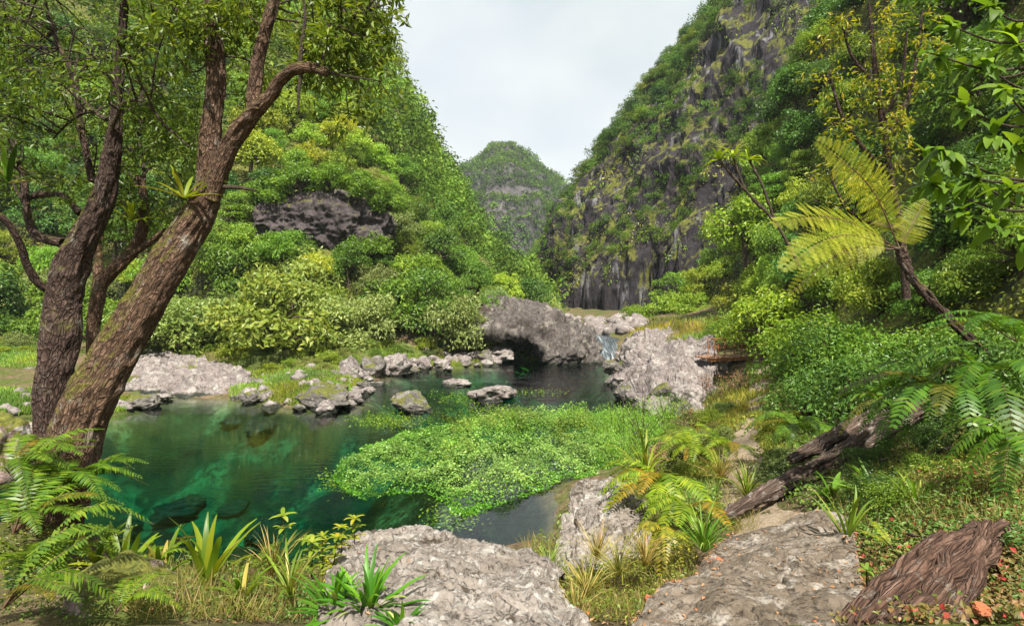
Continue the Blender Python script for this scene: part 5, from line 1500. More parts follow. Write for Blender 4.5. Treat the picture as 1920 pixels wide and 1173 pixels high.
def herb(base, label, H_, whorls, rng, mat='leaf_lime', L=0.09, tint=(1, 1, 1), group=None, name='herb', lean=(0, 0)):
    e = empty(name, base, label, 'plant', group)
    top = np.array([lean[0], lean[1], H_])
    V, Fs, bc = tube([np.zeros(3), top * 0.5 + np.array([lean[1], lean[0], 0]) * 0.2, top], [0.006, 0.005, 0.003], 5, 8)
    obj('stem', meshdata('stem', V, Fs, M['bark_small'], {'bc': bc}, True), e)
    for q in range(whorls):
        f = 1 - 0.22 * q
        for k in range(7):
            V, Fq = strap_arrays(L * rng.uniform(0.7, 1.1), L * 0.32, rng, 0.8, 5, rng.uniform(0.0, 0.6))
            o = obj('leaf', meshdata('leaf', V, Fq, M[mat], {'rnd': np.full(len(V), rng.random())}, True), e)
            o.location = Vector(top * f); o.rotation_euler = (0, 0, k * 0.9 + q + rng.random() * 0.3); o.color = (*tint, 1)
HB = 'tall herbs at the near shore'
herb(P(540, 1070, 5.4), 'herb with whorled leaves on a tall stem against the pool', 0.52, 2, rng, group=HB, L=0.13, lean=(-0.05, 0))
herb(P(575, 1060, 5.6), 'shorter whorled herb right of the tall one', 0.26, 1, rng, group=HB, L=0.12)
herb(P(640, 1065, 5.8), 'yellowish whorled herb by the left end of the pale boulder', 0.42, 3, rng, 'leaf_yellow', group=HB, L=0.10)
herb(P(665, 1055, 5.9), 'golden herb close against the pale boulder', 0.46, 5, rng, 'leaf_yellow', group=HB, L=0.12)
herb(P(620, 1090, 5.2), 'golden herb in front of the others by the boulder', 0.40, 5, rng, 'leaf_yellow', group=HB, L=0.12, lean=(0.06, 0))
herb(P(585, 1085, 5.3), 'pale whorled herb in the middle of the near shore', 0.34, 4, rng, group=HB, L=0.12)
herb(P(605, 1075, 5.5), 'golden leafy herb beside the pale boulder', 0.36, 4, rng, 'leaf_yellow', group=HB, L=0.09)
herb(P(1625, 1110, 3.6), 'small seedling in the earth between slab and old wood', 0.14, 2, rng, 'leaf_mid', group=HB, L=0.07)

# slender cane plants against the cliff on the right
CP_ = empty('cane_plant', P(1500, 480, 12.0), 'slender cane plant with leaf rosettes against the cliff', 'plant')
for pth in [[(1500, 500, 6, 12), (1455, 420, 5, 12), (1400, 360, 5, 12), (1348, 300, 4, 12)], [(1455, 420, 5, 12), (1430, 350, 4, 12), (1405, 300, 4, 12)], [(1400, 360, 4, 12), (1385, 325, 4, 12), (1375, 295, 3, 12)]]:
    stem_obj('stem', pth, 'bark_small', CP_, 7)
    c = P(pth[-1][0], pth[-1][1], 12)
    for k in range(12):
        V, Fq = strap_arrays(0.42 * rng.uniform(0.7, 1.1), 0.06, rng, 1.4, 6, rng.uniform(-0.2, 1.2))
        o = obj('leaf', meshdata('leaf', V, Fq, M['leaf_lime'], {'rnd': np.full(len(V), rng.random())}, True), CP_)
        o.location = Vector(c - np.array(CP_.location)); o.rotation_euler = (0, 0, k * 0.55 + rng.random()); o.color = (1.1, 1.15, 0.9, 1)

# ------------------------------------------------------------------ big-leaved tree at the right edge
def big_leaf(rng, arch):
    n = 11
    s = np.linspace(0, 1, n)
    w = 0.17 * np.sin(np.pi * np.clip(0.05 + 0.92 * s ** 0.85, 0, 1)) ** 0.9 * (1 + 0.16 * (np.arange(n) % 2))
    ang = -arch * s
    x = np.concatenate([[0], np.cumsum(np.cos(ang[:-1]))]) / (n - 1)
    z = np.concatenate([[0], np.cumsum(np.sin(ang[:-1]))]) / (n - 1)
    V = np.stack([np.stack([x, -w, z + w * 0.3], -1), np.stack([x, 0 * x, z], -1), np.stack([x, w, z + w * 0.3], -1)], 1).reshape(-1, 3)
    return meshdata('leaf', V, grid_faces(n, 3), M['leaf_big'], {'rnd': np.full(len(V), rng.random())}, True)
M['leaf_big'] = leaf_mat('leaf_big', (0.075, 0.150, 0.012), (0.125, 0.22, 0.018), (0.20, 0.29, 0.026), 0.42, 0.5, spec=0.2)
BLV = [big_leaf(rng, a) for a in (0.5, 0.8, 1.1, 1.4, 0.7, 0.9)]
BT = empty('big_leaved_tree', P(2010, 640, 5.6), 'tree with large toothed leaves reaching in from the right edge', 'tree')
ros = [(1775, 45, 5.4), (1850, 10, 5.6), (1745, 100, 5.3), (1905, 80, 5.5), (1880, 165, 5.2), (1800, 200, 5.2), (1855, 250, 5.0), (1765, 280, 5.1), (1905, 270, 5.1), (1745, 345, 5.2), (1820, 330, 5.0), (1890, 350, 4.9),
       (1795, 395, 5.1), (1860, 420, 5.0), (1915, 440, 5.0), (1835, 110, 5.4), (1910, 190, 5.6), (1735, 300, 5.6), (1880, 60, 5.9), (1800, 130, 5.8)]
stem_obj('trunk', [(2060, 900, 60, 5.7), (2020, 700, 55, 5.6), (2000, 500, 50, 5.6), (1985, 300, 42, 5.6), (1970, 100, 34, 5.6), (1950, -100, 24, 5.6)], 'bark_dark', BT, 20, 0.006, 88)
anc = cr(np.array([P(2000, 500, 5.6), P(1985, 300, 5.6), P(1970, 100, 5.6), P(1955, -60, 5.6)]), 12)
for q, r_ in enumerate(ros):
    c = P(*r_)
    a = anc[np.argmin(np.sum((anc - c) ** 2, 1) + 0.4 * np.abs(anc[:, 2] - (c[2] - 0.4)))]
    V, Fs, bc = tube([a, (a + c) / 2 + np.array([0, 0, -0.12]), c], [0.018, 0.012, 0.006], 7, 8)
    o0 = np.array(BT.location)
    obj('branch', meshdata('branch', V - o0, Fs, M['bark_small'], {'bc': bc}, True), BT)
    ax = unit(c - a + np.array([0, 0, 0.25]))
    for k in range(13):
        f = rng.random()
        d = unit(sph(rng, 1)[0] + ax * 0.7)
        d = unit(d + np.array([0, -0.2, 0.1 - 0.5 * f]))
        l = rng.uniform(0.14, 0.27)
        up = unit(np.array([0, -0.3, 1.0]) + rng.normal(size=3) * 0.3)
        y = unit(np.cross(up, d)); zz = np.cross(d, y)
        o = obj('leaf', BLV[int(rng.integers(6))], BT)
        pos = c - ax * rng.uniform(0, 0.18) - o0
        Mx = Matrix(((d[0] * l, y[0] * l, zz[0] * l, pos[0]), (d[1] * l, y[1] * l, zz[1] * l, pos[1]), (d[2] * l, y[2] * l, zz[2] * l, pos[2]), (0, 0, 0, 1)))
        o.matrix_basis = Mx
        j = 1 + rng.normal() * 0.2
        o.color = (j, j, j, 1)

# yellowing open tree above the right slope
YT = empty('yellowing_tree', P(1690, 520, 13.5), 'open tree with yellow and orange leaves high on the right slope', 'tree')
yb = [[(1700, 560, 22, 13.5), (1690, 430, 18, 13.4), (1670, 330, 15, 13.2), (1655, 230, 12, 13.0), (1640, 120, 9, 13.0), (1630, 10, 6, 13.0)],
      [(1670, 330, 12, 13.2), (1620, 280, 9, 13.0), (1580, 220, 7, 12.8), (1555, 140, 5, 12.8)], [(1660, 260, 10, 13.1), (1700, 190, 8, 13.1), (1720, 100, 6, 13.2), (1730, 20, 4, 13.2)],
      [(1645, 160, 8, 13), (1600, 110, 6, 12.9), (1580, 50, 4, 12.8)], [(1690, 430, 12, 13.4), (1640, 420, 9, 13), (1590, 395, 6, 12.8), (1560, 340, 4, 12.7)], [(1655, 230, 8, 13), (1690, 150, 6, 12.6), (1700, 60, 4, 12.4)]]
for k, pth in enumerate(yb): stem_obj('branch' if k else 'trunk', pth, 'bark_dark', YT, 10, 0, 120 + k)
crown_for(YT, yb, [(1540, 1740, 10, 180, 12.3, 13.6, 3), (1545, 1700, 170, 330, 12.3, 13.4, 2), (1560, 1700, 320, 400, 12.4, 13.2, .6)], 64, 42, 0.5, 0.14, 'leaf_yellow', 121)

# ------------------------------------------------------------------ old footbridge
FB = empty('footbridge', P(1370, 700, 30), 'old rusty footbridge stub with railing on a stone pillar', 'footbridge')
def part_box(name, parent, x0, x1, y0, y1, z0, z1, mat, rot=None):
    o = obj(name, box_mesh(name, x0, x1, y0, y1, z0, z1, mat), parent)
    if rot: o.rotation_euler = rot
    return o
A_ = P(1318, 668, 30) - np.array(FB.location); B_ = P(1425, 661, 30) - np.array(FB.location)
for k in range(4):
    part_box('plank', FB, A_[0] - 0.06 * k, B_[0] + 0.1 * (k % 2), A_[1] - 0.5 + k * 0.29, A_[1] - 0.5 + k * 0.29 + 0.27, A_[2] - 0.03, A_[2] + 0.035 + 0.01 * (k % 2), M['plank'], (0, -0.035, 0))
for yy in (-0.42, 0.5):
    part_box('beam', FB, A_[0] + 0.15, B_[0], A_[1] + yy, A_[1] + yy + 0.12, A_[2] - 0.17, A_[2] - 0.034, M['rust'], (0, -0.035, 0))
pil = MB()
for k in range(6):
    z1 = A_[2] - 0.17 - k * 0.28; w = 0.22 + 0.02 * (k % 2) + 0.012 * k
    V = np.array([(x, y, z) for z in (z1 - 0.27, z1) for y in (-w, w) for x in (-w, w)]) + np.array([P(1352, 668, 30)[0] - FB.location.x, A_[1] + 0.05, 0])
    pil.add(V + rng.normal(size=V.shape) * 0.012, np.array([(0, 2, 3, 1), (4, 5, 7, 6), (0, 1, 5, 4), (2, 6, 7, 3), (0, 4, 6, 2), (1, 3, 7, 5)]))
pil.build('pillar', M['concrete'], FB)
for yy in (-0.45, 0.52):
    zt = []
    for px in (1334, 1353, 1384, 1409):
        x = P(px, 660, 30)[0] - FB.location.x
        z0 = A_[2] + (x - A_[0]) * 0.035
        V, Fs, bc = tube([(x, A_[1] + yy, z0 - 0.1), (x + 0.01, A_[1] + yy, z0 + 0.45), (x - 0.01, A_[1] + yy, z0 + 0.92)], [0.026, 0.026, 0.026], 6, 4)
        obj('post', meshdata('post', V, Fs, M['rust']), FB); zt.append((x, z0))
    for hgt in (0.90, 0.48):
        V, Fs, bc = tube([(zt[0][0] - 0.05, A_[1] + yy, zt[0][1] + hgt), ((zt[0][0] + zt[-1][0]) / 2, A_[1] + yy, (zt[0][1] + zt[-1][1]) / 2 + hgt - 0.02), (zt[-1][0] + 0.05, A_[1] + yy, zt[-1][1] + hgt)], [0.020] * 3, 6, 6)
        obj('rail', meshdata('rail', V, Fs, M['rust']), FB)

# ------------------------------------------------------------------ fallen log, old root wood, lumps
LG = empty('fallen_log', P(1540, 890, 7.6), 'weathered fallen log lying up the bank beside the rock slab', 'log')
stem_obj('log_trunk', [(1358, 968, 14, 7.0), (1376, 958, 30, 7.05), (1450, 920, 40, 7.3), (1530, 878, 42, 7.7), (1620, 826, 42, 8.2), (1720, 768, 38, 8.8), (1760, 745, 14, 9.1)], 'wood_old', LG, 48, 0.022, 141)
stem_obj('split_piece', [(1480, 862, 12, 8.0), (1530, 838, 34, 8.2), (1590, 806, 38, 8.5), (1660, 772, 40, 8.9), (1700, 752, 20, 9.1)], 'wood_old', LG, 36, 0.02, 142)
stem_obj('splinter', [(1500, 880, 8, 7.4), (1560, 856, 14, 7.7), (1640, 800, 10, 8.1)], 'wood_old', LG, 14, 0.006, 143)
OR = empty('old_root_wood', P(1740, 1090, 3.5), 'rotting furrowed root wood with moss in the lower right foreground', 'stump')
rr_ = np.random.default_rng(77)
for k in range(15):
    o_ = (k - 7) * 10 + rr_.normal() * 7
    w_ = rr_.uniform(0.45, 1.25)
    dd_ = rr_.uniform(-0.10, 0.12)
    j_ = rr_.normal(size=(5, 2)) * 14
    e_ = rr_.uniform(0.55, 1.0)
    pts_ = [(1850 + o_ * 0.5, 985 + abs(o_) * 0.45, 20, 3.95), (1800 + o_ * 0.75, 1040, 40, 3.62), (1745 + o_ * 0.95, 1110, 46, 3.3), (1690 + o_ * 1.2, 1190, 42, 3.02), (1640 + o_ * 1.4, 1290, 30, 2.78)]
    pth = [(a + j_[q][0], b + j_[q][1] * 0.6, c * w_ * (1 if q < 4 else e_), d + dd_) for q, (a, b, c, d) in enumerate(pts_)]
    stem_obj('root', pth, 'wood_root', OR, 28, 0.016, 150 + k)
LU = [boulder_data('lump', 170 + k, 'lump', 4, 0.6, 0.12, 1.6) for k in range(2)] if M.setdefault('lump', plain_mat('orange_clay', (0.30, 0.075, 0.025), (0.55, 0.19, 0.08), 8, 0.9, 0.01)) else []
for (px, py, d, s, l, k) in [(1838, 1140, 2.85, 0.042, 'orange broken lump of rotten wood at the lower right corner', 0), (1350, 1052, 5.0, 0.05, 'orange lump of clay at the edge of the rock slab', 1), (1215, 1120, 4.0, 0.03, 'small orange lump in the dry grass left of the slab', 0)]:
    o = obj('lump', LU[k]); o.location = Vector(P(px, py, d)); o.scale = (s, s, s * 0.7); tag(o, l, 'lump')
bd = boulder_data('mossy_rock', 180, 'rock_moss', 5, 0.4, 0.07) if M.setdefault('rock_moss', rock_mat('rock_mossy', (0.10, 0.07, 0.06), (0.26, 0.18, 0.16), (0.42, 0.33, 0.30), 2.2, (0.5, 0.48, 0.44), bump=0.03, crack=0.7, moss=0.75)) else None
o = obj('mossy_rock', bd); o.location = Vector(P(215, 1130, 3.9)); o.scale = (0.42, 0.5, 0.42); tag(o, 'pinkish rock capped with yellow moss in the lower left foreground', 'rock')
o = obj('mossy_rock', bd); o.location = Vector(P(10, 830, 6.4)); o.scale = (0.35, 0.4, 0.5); o.rotation_euler = (0, 0, 2); tag(o, 'moss-covered rock behind the ferns at the left edge', 'rock')
o = obj('mossy_rock', BD[3]); o.location = Vector(P(1660, 965, 5.6)); o.scale = (0.2, 0.2, 0.1); tag(o, 'small pale stone in the grass right of the log', 'rock')

# ------------------------------------------------------------------ path
pth = np.array([P(1480, 1000, 5.9), P(1420, 960, 7.2), P(1395, 900, 9.0), P(1390, 850, 11.2), P(1405, 800, 14), P(1425, 740, 19.5), P(1430, 690, 26), P(1425, 664, 30.5)])
pc = cr(pth, 90); tgv = unit(np.gradient(pc, axis=0)); sv = unit(np.cross(tgv, [0, 0, 1]))
pg = np.stack([pc + sv * (o_ * (0.32 + 0.1 * np.sin(np.arange(90) * 0.4))[:, None]) for o_ in np.linspace(-1, 1, 9)], 1)
pg[..., 2] = gz(pg[..., 0], pg[..., 1]) + 0.02
tag(grid_obj('path', pg, M['path']), 'trodden earth path leading to the footbridge', kind='structure')

# ------------------------------------------------------------------ watercress mat and other ground growth
def poly_pts(poly, n, rng):
    poly = np.array(poly); lo, hi = poly.min(0), poly.max(0)
    out = np.zeros((0, 2))
    while len(out) < n:
        q = rng.uniform(lo, hi, (n * 2, 2)); sd = poly_sd(q, poly)
        out = np.concatenate([out, q[sd > 0]])
    out = out[:n]
    return out, poly_sd(out, poly)
rng = np.random.default_rng(1200)
MAT = [G(*a)[:2] for a in [(622, 895), (640, 872), (690, 838), (760, 812), (860, 800), (960, 790), (1050, 780), (1140, 772), (1230, 790), (1262, 830), (1215, 862), (1150, 880), (1100, 902), (1060, 900), (1040, 912), (1000, 925),
                            (945, 945), (900, 962), (850, 975), (838, 945), (800, 925), (740, 925), (690, 938), (650, 925)]]
q, sd = poly_pts(MAT, 68000, rng)
q3 = np.concatenate([q, np.zeros((len(q), 1))], 1)
sd = sd + 0.35 * fbm(q3 * 1.3, 3, 209) - 0.08
hh = 0.66 * np.clip(sd / 1.1, 0, 1) ** 0.6 * (0.65 + 0.6 * fbm(q3 * 0.9, 3, 201) + 0.35 * fbm(q3 * 3.0, 2, 203))
zz = np.maximum(np.nan_to_num(hh), 0.01) * rng.uniform(0, 1, len(q)) ** 0.35 + 0.01
pos = np.stack([q[:, 0], q[:, 1], zz], -1)
nn = unit(np.stack([rng.normal(size=len(q)) * 0.5, rng.normal(size=len(q)) * 0.5 - 0.15, np.ones(len(q))], -1))
V, Fq, R = leafs(pos, nn, 0.030 + 0.055 * rng.random(len(q)) ** 2 + 0.02 * np.clip(fbm(q3 * 0.6, 2, 211), 0, 1), rng, 0.7, 0.15, 0.08)
lown = np.clip(1 - sd / 0.55, 0, 1)[:, None]
pale = np.clip(0.5 + 0.9 * fbm(q3 * 0.45, 3, 207), 0, 1)[:, None]
tn = np.array([1.0, 1.0, 1.0]) * (1 - pale) + np.array([1.5, 1.2, 2.2]) * pale
dry = np.clip((fbm(q3 * 0.7 + 9, 3, 213) - 0.45) * 4, 0, 1)[:, None]
tn = tn * (1 - dry * 0.6) + np.array([1.5, 0.95, 1.0]) * dry * 0.6
tn = tn * np.array([1.12, 1.1, 0.8])
tn = tn * np.clip(1 + 0.35 * fbm(q3 * 2.2, 3, 215), 0.5, 1.6)[:, None]
tn = tn * (1 - lown) + np.array([0.75, 1.0, 0.25]) * lown
o = obj('watercress', meshdata('watercress', V, Fq, M['leaf_cress'], {'rnd': R, 'tint': np.repeat(tn, 4, 0)}))
tag(o, 'bright green mat of watercress floating on the near half of the pool', 'watercress', kind='stuff')
# weed under the surface and at the edges of the rocks
q_l, t_l, s_l = [], [], []
for (px, py, w, h, n, z0, z1) in [(850, 955, 50, 25, 500, -0.25, -0.02), (720, 785, 70, 14, 900, -0.05, 0.03), (900, 780, 80, 25, 1500, -0.1, 0.03), (870, 745, 60, 14, 700, -0.03, 0.06), (1000, 735, 60, 8, 300, -0.02, 0.03),
                                  (740, 790, 60, 12, 500, -0.05, 0.03), (960, 770, 70, 14, 700, -0.06, 0.03), (640, 890, 40, 16, 500, -0.3, -0.02)]:
    u_ = rng.normal(size=(n, 2)) * 0.5
    c = np.array([G(px + a * w, py + b * h)[:2] for a, b in u_])
    q_l.append(np.concatenate([c, rng.uniform(z0, z1, (n, 1))], 1)); t_l.append(np.repeat([[1.2, 1.0, 0.3]], n, 0))
pos = np.concatenate(q_l); tn = np.concatenate(t_l)
V, Fq, R = leafs(pos, unit(rng.normal(size=pos.shape) * 0.4 + np.array([0, 0, 1])), 0.085, rng, 0.6, 0.1)
o = obj('pond_weed', meshdata('pond_weed', V, Fq, M['leaf_cress'], {'rnd': R, 'tint': np.repeat(tn, 4, 0)}))
tag(o, 'yellow-green weed in the shallow water around the island rocks', 'water weed', kind='stuff')

def blades(pos, rng, size, tint, mat, name, label, cat='grass', aspect=0.10, lean=0.45):
    n = len(pos)
    hz = unit(np.stack([rng.normal(size=n), rng.normal(size=n), rng.normal(size=n) * 0.2], -1))
    td = np.stack([rng.normal(size=n) * lean, rng.normal(size=n) * lean, np.ones(n)], -1)
    V, Fq, R = leafs(pos, hz, size, rng, aspect, -0.6, 0.05, td)
    o = obj(name, meshdata(name, V, Fq, M[mat], {'rnd': R, 'tint': np.repeat(tint, 4, 0)}))
    return tag(o, label, cat, kind='stuff')

def ground_pts(boxes, rng, d0=2.2, d1=60, zmin=0.03):
    px = np.concatenate([rng.uniform(b[0], b[1], b[4]) for b in boxes]); py = np.concatenate([rng.uniform(b[2], b[3], b[4]) for b in boxes])
    p, ok = ray_ground(px, py, d0, d1)
    return p[ok & (p[:, 2] > zmin)]
# grass of the left shore
g1 = ground_pts([(-20, 130, 636, 690, 5000), (-20, 100, 730, 780, 2500), (430, 760, 640, 765, 16000), (740, 930, 655, 690, 3500), (200, 300, 745, 775, 1500), (230, 480, 650, 700, 3000)], rng, 20, 60)
blades(g1, rng, 0.20, noise_tint(g1, 0.4, 301, 0.4, 0.25) * np.array([0.95, 1.0, 0.8]), 'leaf_cover2', 'shore_grass', 'short green grass and herbs between the rocks of the left shore', 'grass', 0.22, 0.6) if M.setdefault('leaf_cover2', leaf_mat('leaf_cover2', (0.11, 0.19, 0.02), (0.20, 0.29, 0.035), (0.33, 0.38, 0.07), 0.3, 0.5, tint=True)) else 0
# grass above the outcrop and along the path
g2 = ground_pts([(1180, 1360, 600, 640, 2500), (1400, 1480, 668, 800, 3500), (1310, 1400, 715, 800, 2500), (1240, 1480, 780, 960, 9000)], rng, 6, 70)
def off_path(g, r=0.42):
    return g[np.min(np.linalg.norm(g[:, None, :2] - pc[None, ::3, :2], axis=-1), axis=1) > r]
g2 = off_path(g2)
blades(g2, rng, 0.07 + 0.007 * g2[:, 1], noise_tint(g2, 0.5, 311, 0.5, 0.5) * np.array([1.15, 0.92, 0.95]), 'leaf_cover2', 'bank_grass', 'yellow-green grass on the bank along the path', 'grass', 0.14, 0.5)
# near bank: dry grass, herbs, litter
g3 = ground_pts([(430, 720, 1010, 1173, 2600), (980, 1300, 960, 1173, 4200), (1560, 1920, 780, 1010, 3000), (240, 480, 1060, 1173, 900), (1180, 1420, 860, 1010, 2500)], rng)
blades(g3, rng, 0.20, np.ones((len(g3), 3)) * np.array([1.0, 0.92, 0.8]), 'leaf_straw', 'dry_grass', 'thin dry grass tangled over the near bank', 'grass', 0.035, 0.7)
g4 = ground_pts([(0, 480, 980, 1173, 3000), (430, 700, 1020, 1173, 2200), (1000, 1300, 960, 1173, 3200), (1240, 1480, 780, 1000, 4500), (1480, 1920, 760, 1060, 9000), (1640, 1920, 880, 1173, 2000)], rng)
g4 = off_path(g4, 0.36)
nn = np.repeat(np.array([[0, -0.2, 1.0]]), len(g4), 0)
cover('ground_herbs', g4 + np.array([0, 0, 0.02]), nn, 0.012 + 0.006 * g4[:, 1], noise_tint(g4, 0.9, 321, 0.4, 0.35) * np.array([0.6, 0.66, 0.6]), 'leaf_cover2', rng, 'small leafy herbs covering the near bank', 0.16, 'herbs', 0.5)
g5 = ground_pts([(1150, 1920, 900, 1173, 1300), (250, 700, 1080, 1173, 300), (1100, 1330, 1000, 1173, 500)], rng)
def on_stone(g, n, pw):
    a = (rng.random(n) ** pw * (g.shape[0] - 1)).astype(int); b = (rng.random(n) * (g.shape[1] - 1) * 0.85).astype(int)
    return g[a, b]
g5 = np.concatenate([g5, on_stone(g_slab, 260, 4.5), on_stone(g_slab, 25, 1.0), on_stone(g_slab[::-1], 160, 5.0), on_stone(g_bld[::-1], 90, 1.6)])
V, Fq, R = leafs(g5 + np.array([0, 0, 0.012]), unit(rng.normal(size=g5.shape) * 0.4 + np.array([0, 0, 1])), 0.034, rng, 0.5, 0, 0.15)
tag(obj('leaf_litter', meshdata('leaf_litter', V, Fq, M['leaf_litter'], {'rnd': R})), 'brown and orange fallen leaves on the near bank', 'leaf litter', kind='stuff')
g6 = ground_pts([(1700, 1920, 860, 1173, 6500), (1560, 1720, 1000, 1173, 900)], rng)
V, Fq, R = leafs(g6 + np.array([0, 0, 0.10]) * rng.random((len(g6), 1)), unit(rng.normal(size=g6.shape) * 0.5 + np.array([-0.3, -0.3, 1])), 0.04, rng, 0.7, 0.2)
tag(obj('creeping_plant', meshdata('creeping_plant', V, Fq, M['leaf_red'], {'rnd': R})), 'reddish creeping plant over the bank in the lower right corner', 'ground cover', kind='stuff')
# feathery waterside herbs behind the watercress
WH = 'feathery herbs behind the watercress'
for q, (px, py, w, l) in enumerate([(1205, 830, 130, 'large feathery green herb at the right end of the watercress'), (1150, 815, 90, 'feathery herb left of the large one behind the watercress'), (1250, 800, 100, 'grey-green feathery herb against the outcrop'), (960, 812, 60, 'small feathery herb sticking up from the back of the watercress'), (1080, 805, 60, 'low feathery herb at the back of the watercress'), (1170, 870, 110, 'spreading feathery herb where the watercress meets the bank')]):
    c = G(px, py); c[2] = max(0.05, float(gzf(c[0], c[1])))
    e = empty('waterside_herb', c, l, 'plant', WH)
    R_ = 1.35 * w / 2 / F * c[1]
    n = 2600
    s = sph(rng, n); s[:, 2] = np.abs(s[:, 2]); pos = s * R_ * rng.uniform(0.3, 1.05, (n, 1)) * np.array([1, 0.8, 0.9])
    V, Fq, R = leafs(pos, unit(rng.normal(size=(n, 3))), 0.085, rng, 0.22, -0.8, 0.05, unit(s + np.array([0, 0, 0.8])))
    o = obj('foliage', meshdata('foliage', V, Fq, M['leaf_mid'], {'rnd': R}), e); o.color = (1.7, 1.9, 1.9, 1)
    mb = MB()
    for k in range(14):
        s_ = sph(rng, 1)[0]; s_[2] = abs(s_[2]) + 0.4
        Vt, Ft, bc = tube([np.zeros(3), s_ * R_ * 0.5, s_ * R_ * 0.95], [0.01, 0.007, 0.003], 4, 4); mb.add(Vt, Ft, bc=bc)
    mb.build('stems', M['bark_small'], e)

# ------------------------------------------------------------------ low growth filling the banks, each plant its own thing
rng = np.random.default_rng(1500)
def low_growth(boxes, keys, rr, labels, group, tints, d0, d1, zmin=0.08, name='low_bush', sep=0.8):
    pts = ground_pts(boxes, rng, d0, d1, zmin)
    rng.shuffle(pts)
    rad = rng.uniform(rr[0], rr[1], len(pts))
    pts_ok = np.min(np.linalg.norm(pts[:, None, :2] - pc[None, ::3, :2], axis=-1), axis=1) > 0.3 + rad * 0.6
    pts, rad = pts[pts_ok], rad[pts_ok]
    k = thin(pts, rad * 2 * sep)
    for i in k:
        key = keys[int(rng.integers(len(keys)))]
        t = tints[int(rng.integers(len(tints)))]; j = 1 + rng.normal() * 0.15
        lab = labels[key].replace('low ', ('tiny low ' if rad[i] < rr[0] + 0.33 * (rr[1] - rr[0]) else ('larger low ' if rad[i] > rr[0] + 0.67 * (rr[1] - rr[0]) else 'low ')), 1)
        plant_tree(key, pts[i] - np.array([0, 0, rad[i] * 0.25]), rad[i], lab, 'bush', group, rng, name, (t[0] * j, t[1] * j, t[2] * j), rng.uniform(0.6, 1.0))
LS = 'low bushes of the left shore'
low_growth([(430, 760, 648, 700, 90), (230, 440, 655, 668, 26), (740, 920, 650, 668, 30), (-40, 120, 640, 662, 20)], ['grey', 'lime', 'round'], (0.45, 0.95),
           {'grey': 'low pale grey-green bush above the shore boulders', 'lime': 'low yellow-green bush above the shore boulders', 'round': 'low green bush above the shore boulders'}, LS, [(1, 1, 1), (1.2, 1.1, 0.9), (0.85, 0.95, 0.9)], 20, 60)
LP_ = 'low bushes along the path'
low_growth([(1440, 1500, 715, 800, 30), (1260, 1370, 770, 900, 46), (1420, 1500, 790, 900, 26)], ['shrub_lime', 'lime', 'grey'], (0.28, 0.62),
           {'shrub_lime': 'low leafy bush on the bank beside the path', 'lime': 'low yellow-green bush on the bank beside the path', 'grey': 'low dry brownish bush on the bank beside the path'}, LP_, [(1.0, 1.0, 0.9), (1.3, 1.05, 0.8), (0.9, 1, 0.9)], 6, 40)
low_growth([(1480, 1900, 760, 860, 40), (1600, 1760, 850, 960, 20)], ['shrub', 'shrub_lime'], (0.22, 0.45),
           {'shrub': 'low dark bush around the fallen log', 'shrub_lime': 'low fresh green bush around the fallen log'}, 'low bushes around the log', [(1, 1, 1), (1.15, 1.1, 0.9)], 4, 20)
for a in [('shrub_lime', 1860, 230, 20, 300, 'leafy mass behind the big toothed leaves at the right edge', (0.9, 1, 0.9)), ('shrub', 1790, 420, 17.5, 230, 'dark foliage right of the tree fern under the big leaves', (1.1, 1.1, 0.9)),
          ('shrub_lime', 1900, 430, 15.5, 260, 'foliage at the right edge below the big toothed leaves', (0.8, 0.95, 0.8)), ('shrub_lime', 1820, 60, 24, 280, 'foliage behind the topmost big toothed leaves', (0.9, 1.0, 0.8))]:
    e = plant_tree(a[0], P(a[1], a[2], a[3]) - np.array([0, 0, 0.5]), 0.5 * a[4] / F * a[3], a[5], 'shrub', None, rng, 'shrub', a[6])

# dry twiggy shrubs, fallen twigs
def twig_shrub(base, R, n, label, name='dry_shrub', mat='twig_dry', leaves=0):
    e = empty(name, base, label, 'dry shrub', 'dry twiggy shrubs')
    mb, lv = MB(), MB()
    for k in range(n):
        d = sph(rng, 1)[0]; d[2] = abs(d[2]) + 0.25; d = unit(d)
        a = np.zeros(3); b = d * R * rng.uniform(0.6, 1.1)
        mid = (a + b) / 2 + rng.normal(size=3) * R * 0.12
        V, Fs, bc = tube([a, mid, b], [0.008, 0.006, 0.002], 4, 5); mb.add(V, Fs, bc=bc)
        for q in range(3):
            c = mid * (1 - q / 3) + b * q / 3; f = c + unit(d + rng.normal(size=3) * 0.8) * R * 0.3
            V, Fs, bc = tube([c, (c + f) / 2 + rng.normal(size=3) * 0.02, f], [0.004, 0.003, 0.001], 4, 3); mb.add(V, Fs, bc=bc)
            if leaves:
                pz = c + (f - c) * rng.random((leaves, 1)) + rng.normal(size=(leaves, 3)) * 0.04
                V, Fq, Rr = leafs(pz, sph(rng, leaves), 0.07, rng, 0.4); lv.add(V, Fq, rnd=Rr)
    mb.build('twigs', M[mat], e)
    if leaves: lv.build('dry_leaves', M['leaf_litter'], e)
M['twig_dry'] = bark_mat('twig_dry', (0.06, 0.045, 0.035), (0.14, 0.11, 0.09), (0.25, 0.21, 0.18), 0.2, 2.0)
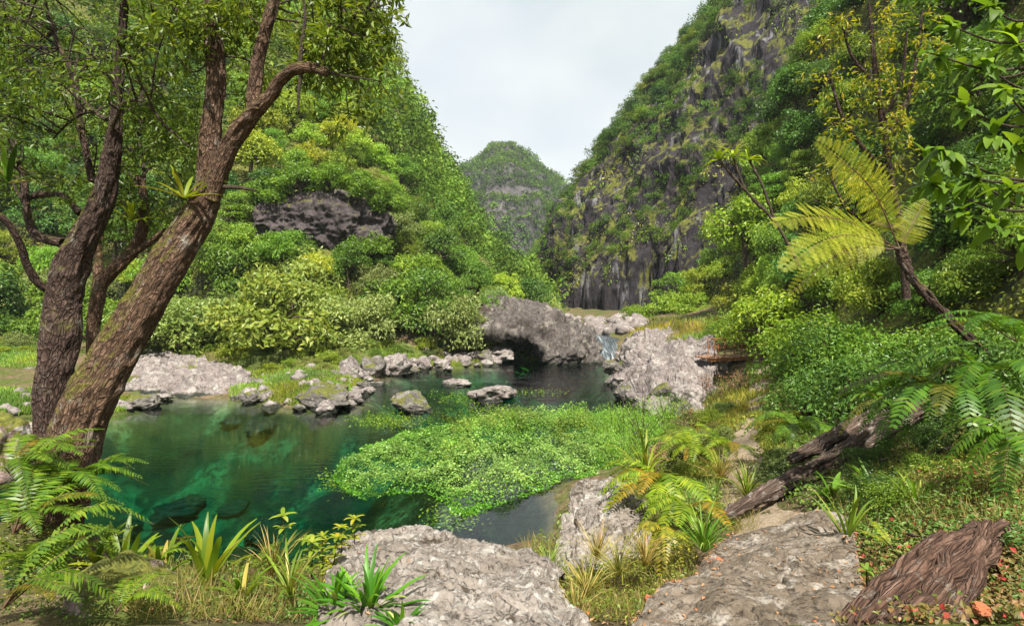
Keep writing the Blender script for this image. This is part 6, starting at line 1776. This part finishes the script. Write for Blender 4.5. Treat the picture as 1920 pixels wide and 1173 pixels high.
for (px, py, w, l, lf) in [(690, 655, 70, 'bare grey twiggy shrub on the left shore above the pale boulders', 0), (1340, 745, 120, 'brown withered shrub on the bank below the footbridge', 5), (1255, 870, 90, 'withered brown fern-like shrub by the right end of the watercress', 6), (1385, 735, 90, 'dry reddish shrub right of the footbridge pillar', 4), (1300, 805, 90, 'grey-brown dry shrub between outcrop and path', 3), (620, 1060, 60, 'small dry twiggy plant by the left end of the pale boulder', 2)]:
    c, ok_ = ray_ground(np.array([px]), np.array([py]), 4, 60)
    twig_shrub(c[0], w / 2 / F * c[0][1], 26, l, leaves=lf)
for k, (pts_, l) in enumerate([([(1590, 940, 4, 6.2), (1680, 880, 5, 6.4), (1760, 845, 5, 6.6), (1850, 830, 4, 6.6)], 'long thin twig lying from the log to the right ferns'), ([(1640, 860, 4, 7.0), (1740, 870, 4, 6.4), (1830, 900, 4, 5.6), (1900, 950, 3, 4.8)], 'curved thin twig arching over the herbs right of the log'),
                              ([(1700, 1000, 3, 4.6), (1760, 1020, 4, 4.0), (1770, 1090, 4, 3.5), (1800, 1150, 3, 3.2)], 'thin root trailing over the old root wood'), ([(1600, 870, 4, 7.2), (1650, 900, 4, 6.6), (1640, 940, 3, 6.2)], 'short bent twig hanging from the log')]):
    c0 = P(*[pts_[1][q] for q in (0, 1, 3)])
    e = empty('fallen_twig', c0, l, 'twig')
    stem_obj('twig', pts_, 'twig_dry', e, 6)

# ------------------------------------------------------------------ air of the valley
hz = obj('haze', box_mesh('haze', -630, 630, -75, 930, -9, 165, None))
m, N, L, out = node_mat('haze')
pv = N.new('ShaderNodeVolumePrincipled')
pv.inputs['Color'].default_value = (0.80, 0.90, 1.0, 1)
pv.inputs['Density'].default_value = 0.00020
pv.inputs['Anisotropy'].default_value = 0.0
L.new(pv.outputs[0], out.inputs['Volume'])
hz.data.materials.clear(); hz.data.materials.append(m)
tag(hz, 'faint blue haze filling the valley', 'haze', kind='stuff')

# things of one group that share a label are told apart by their order
_by = {}
for o in list(COL.objects):
    if o.parent is None and o.get('group') and o.get('label') and o.type in ('EMPTY', 'MESH'):
        _by.setdefault((o['group'], o['label']), []).append(o)
ORD = ['first', 'second', 'third', 'fourth', 'fifth', 'sixth', 'seventh', 'eighth', 'ninth', 'tenth', 'eleventh', 'twelfth', 'thirteenth', 'fourteenth', 'fifteenth', 'sixteenth', 'seventeenth', 'eighteenth', 'nineteenth', 'twentieth', 'twenty-first', 'twenty-second']
for (g_, l_), os_ in _by.items():
    if 2 <= len(os_) <= 22 and len(l_.split()) <= 12:
        os_.sort(key=lambda o: o.location.x / max(o.location.y, 0.1))
        for k, o in enumerate(os_):
            o['label'] = l_ + ', ' + ('leftmost' if k == 0 else ('rightmost' if k == len(os_) - 1 else ORD[k] + ' from left'))
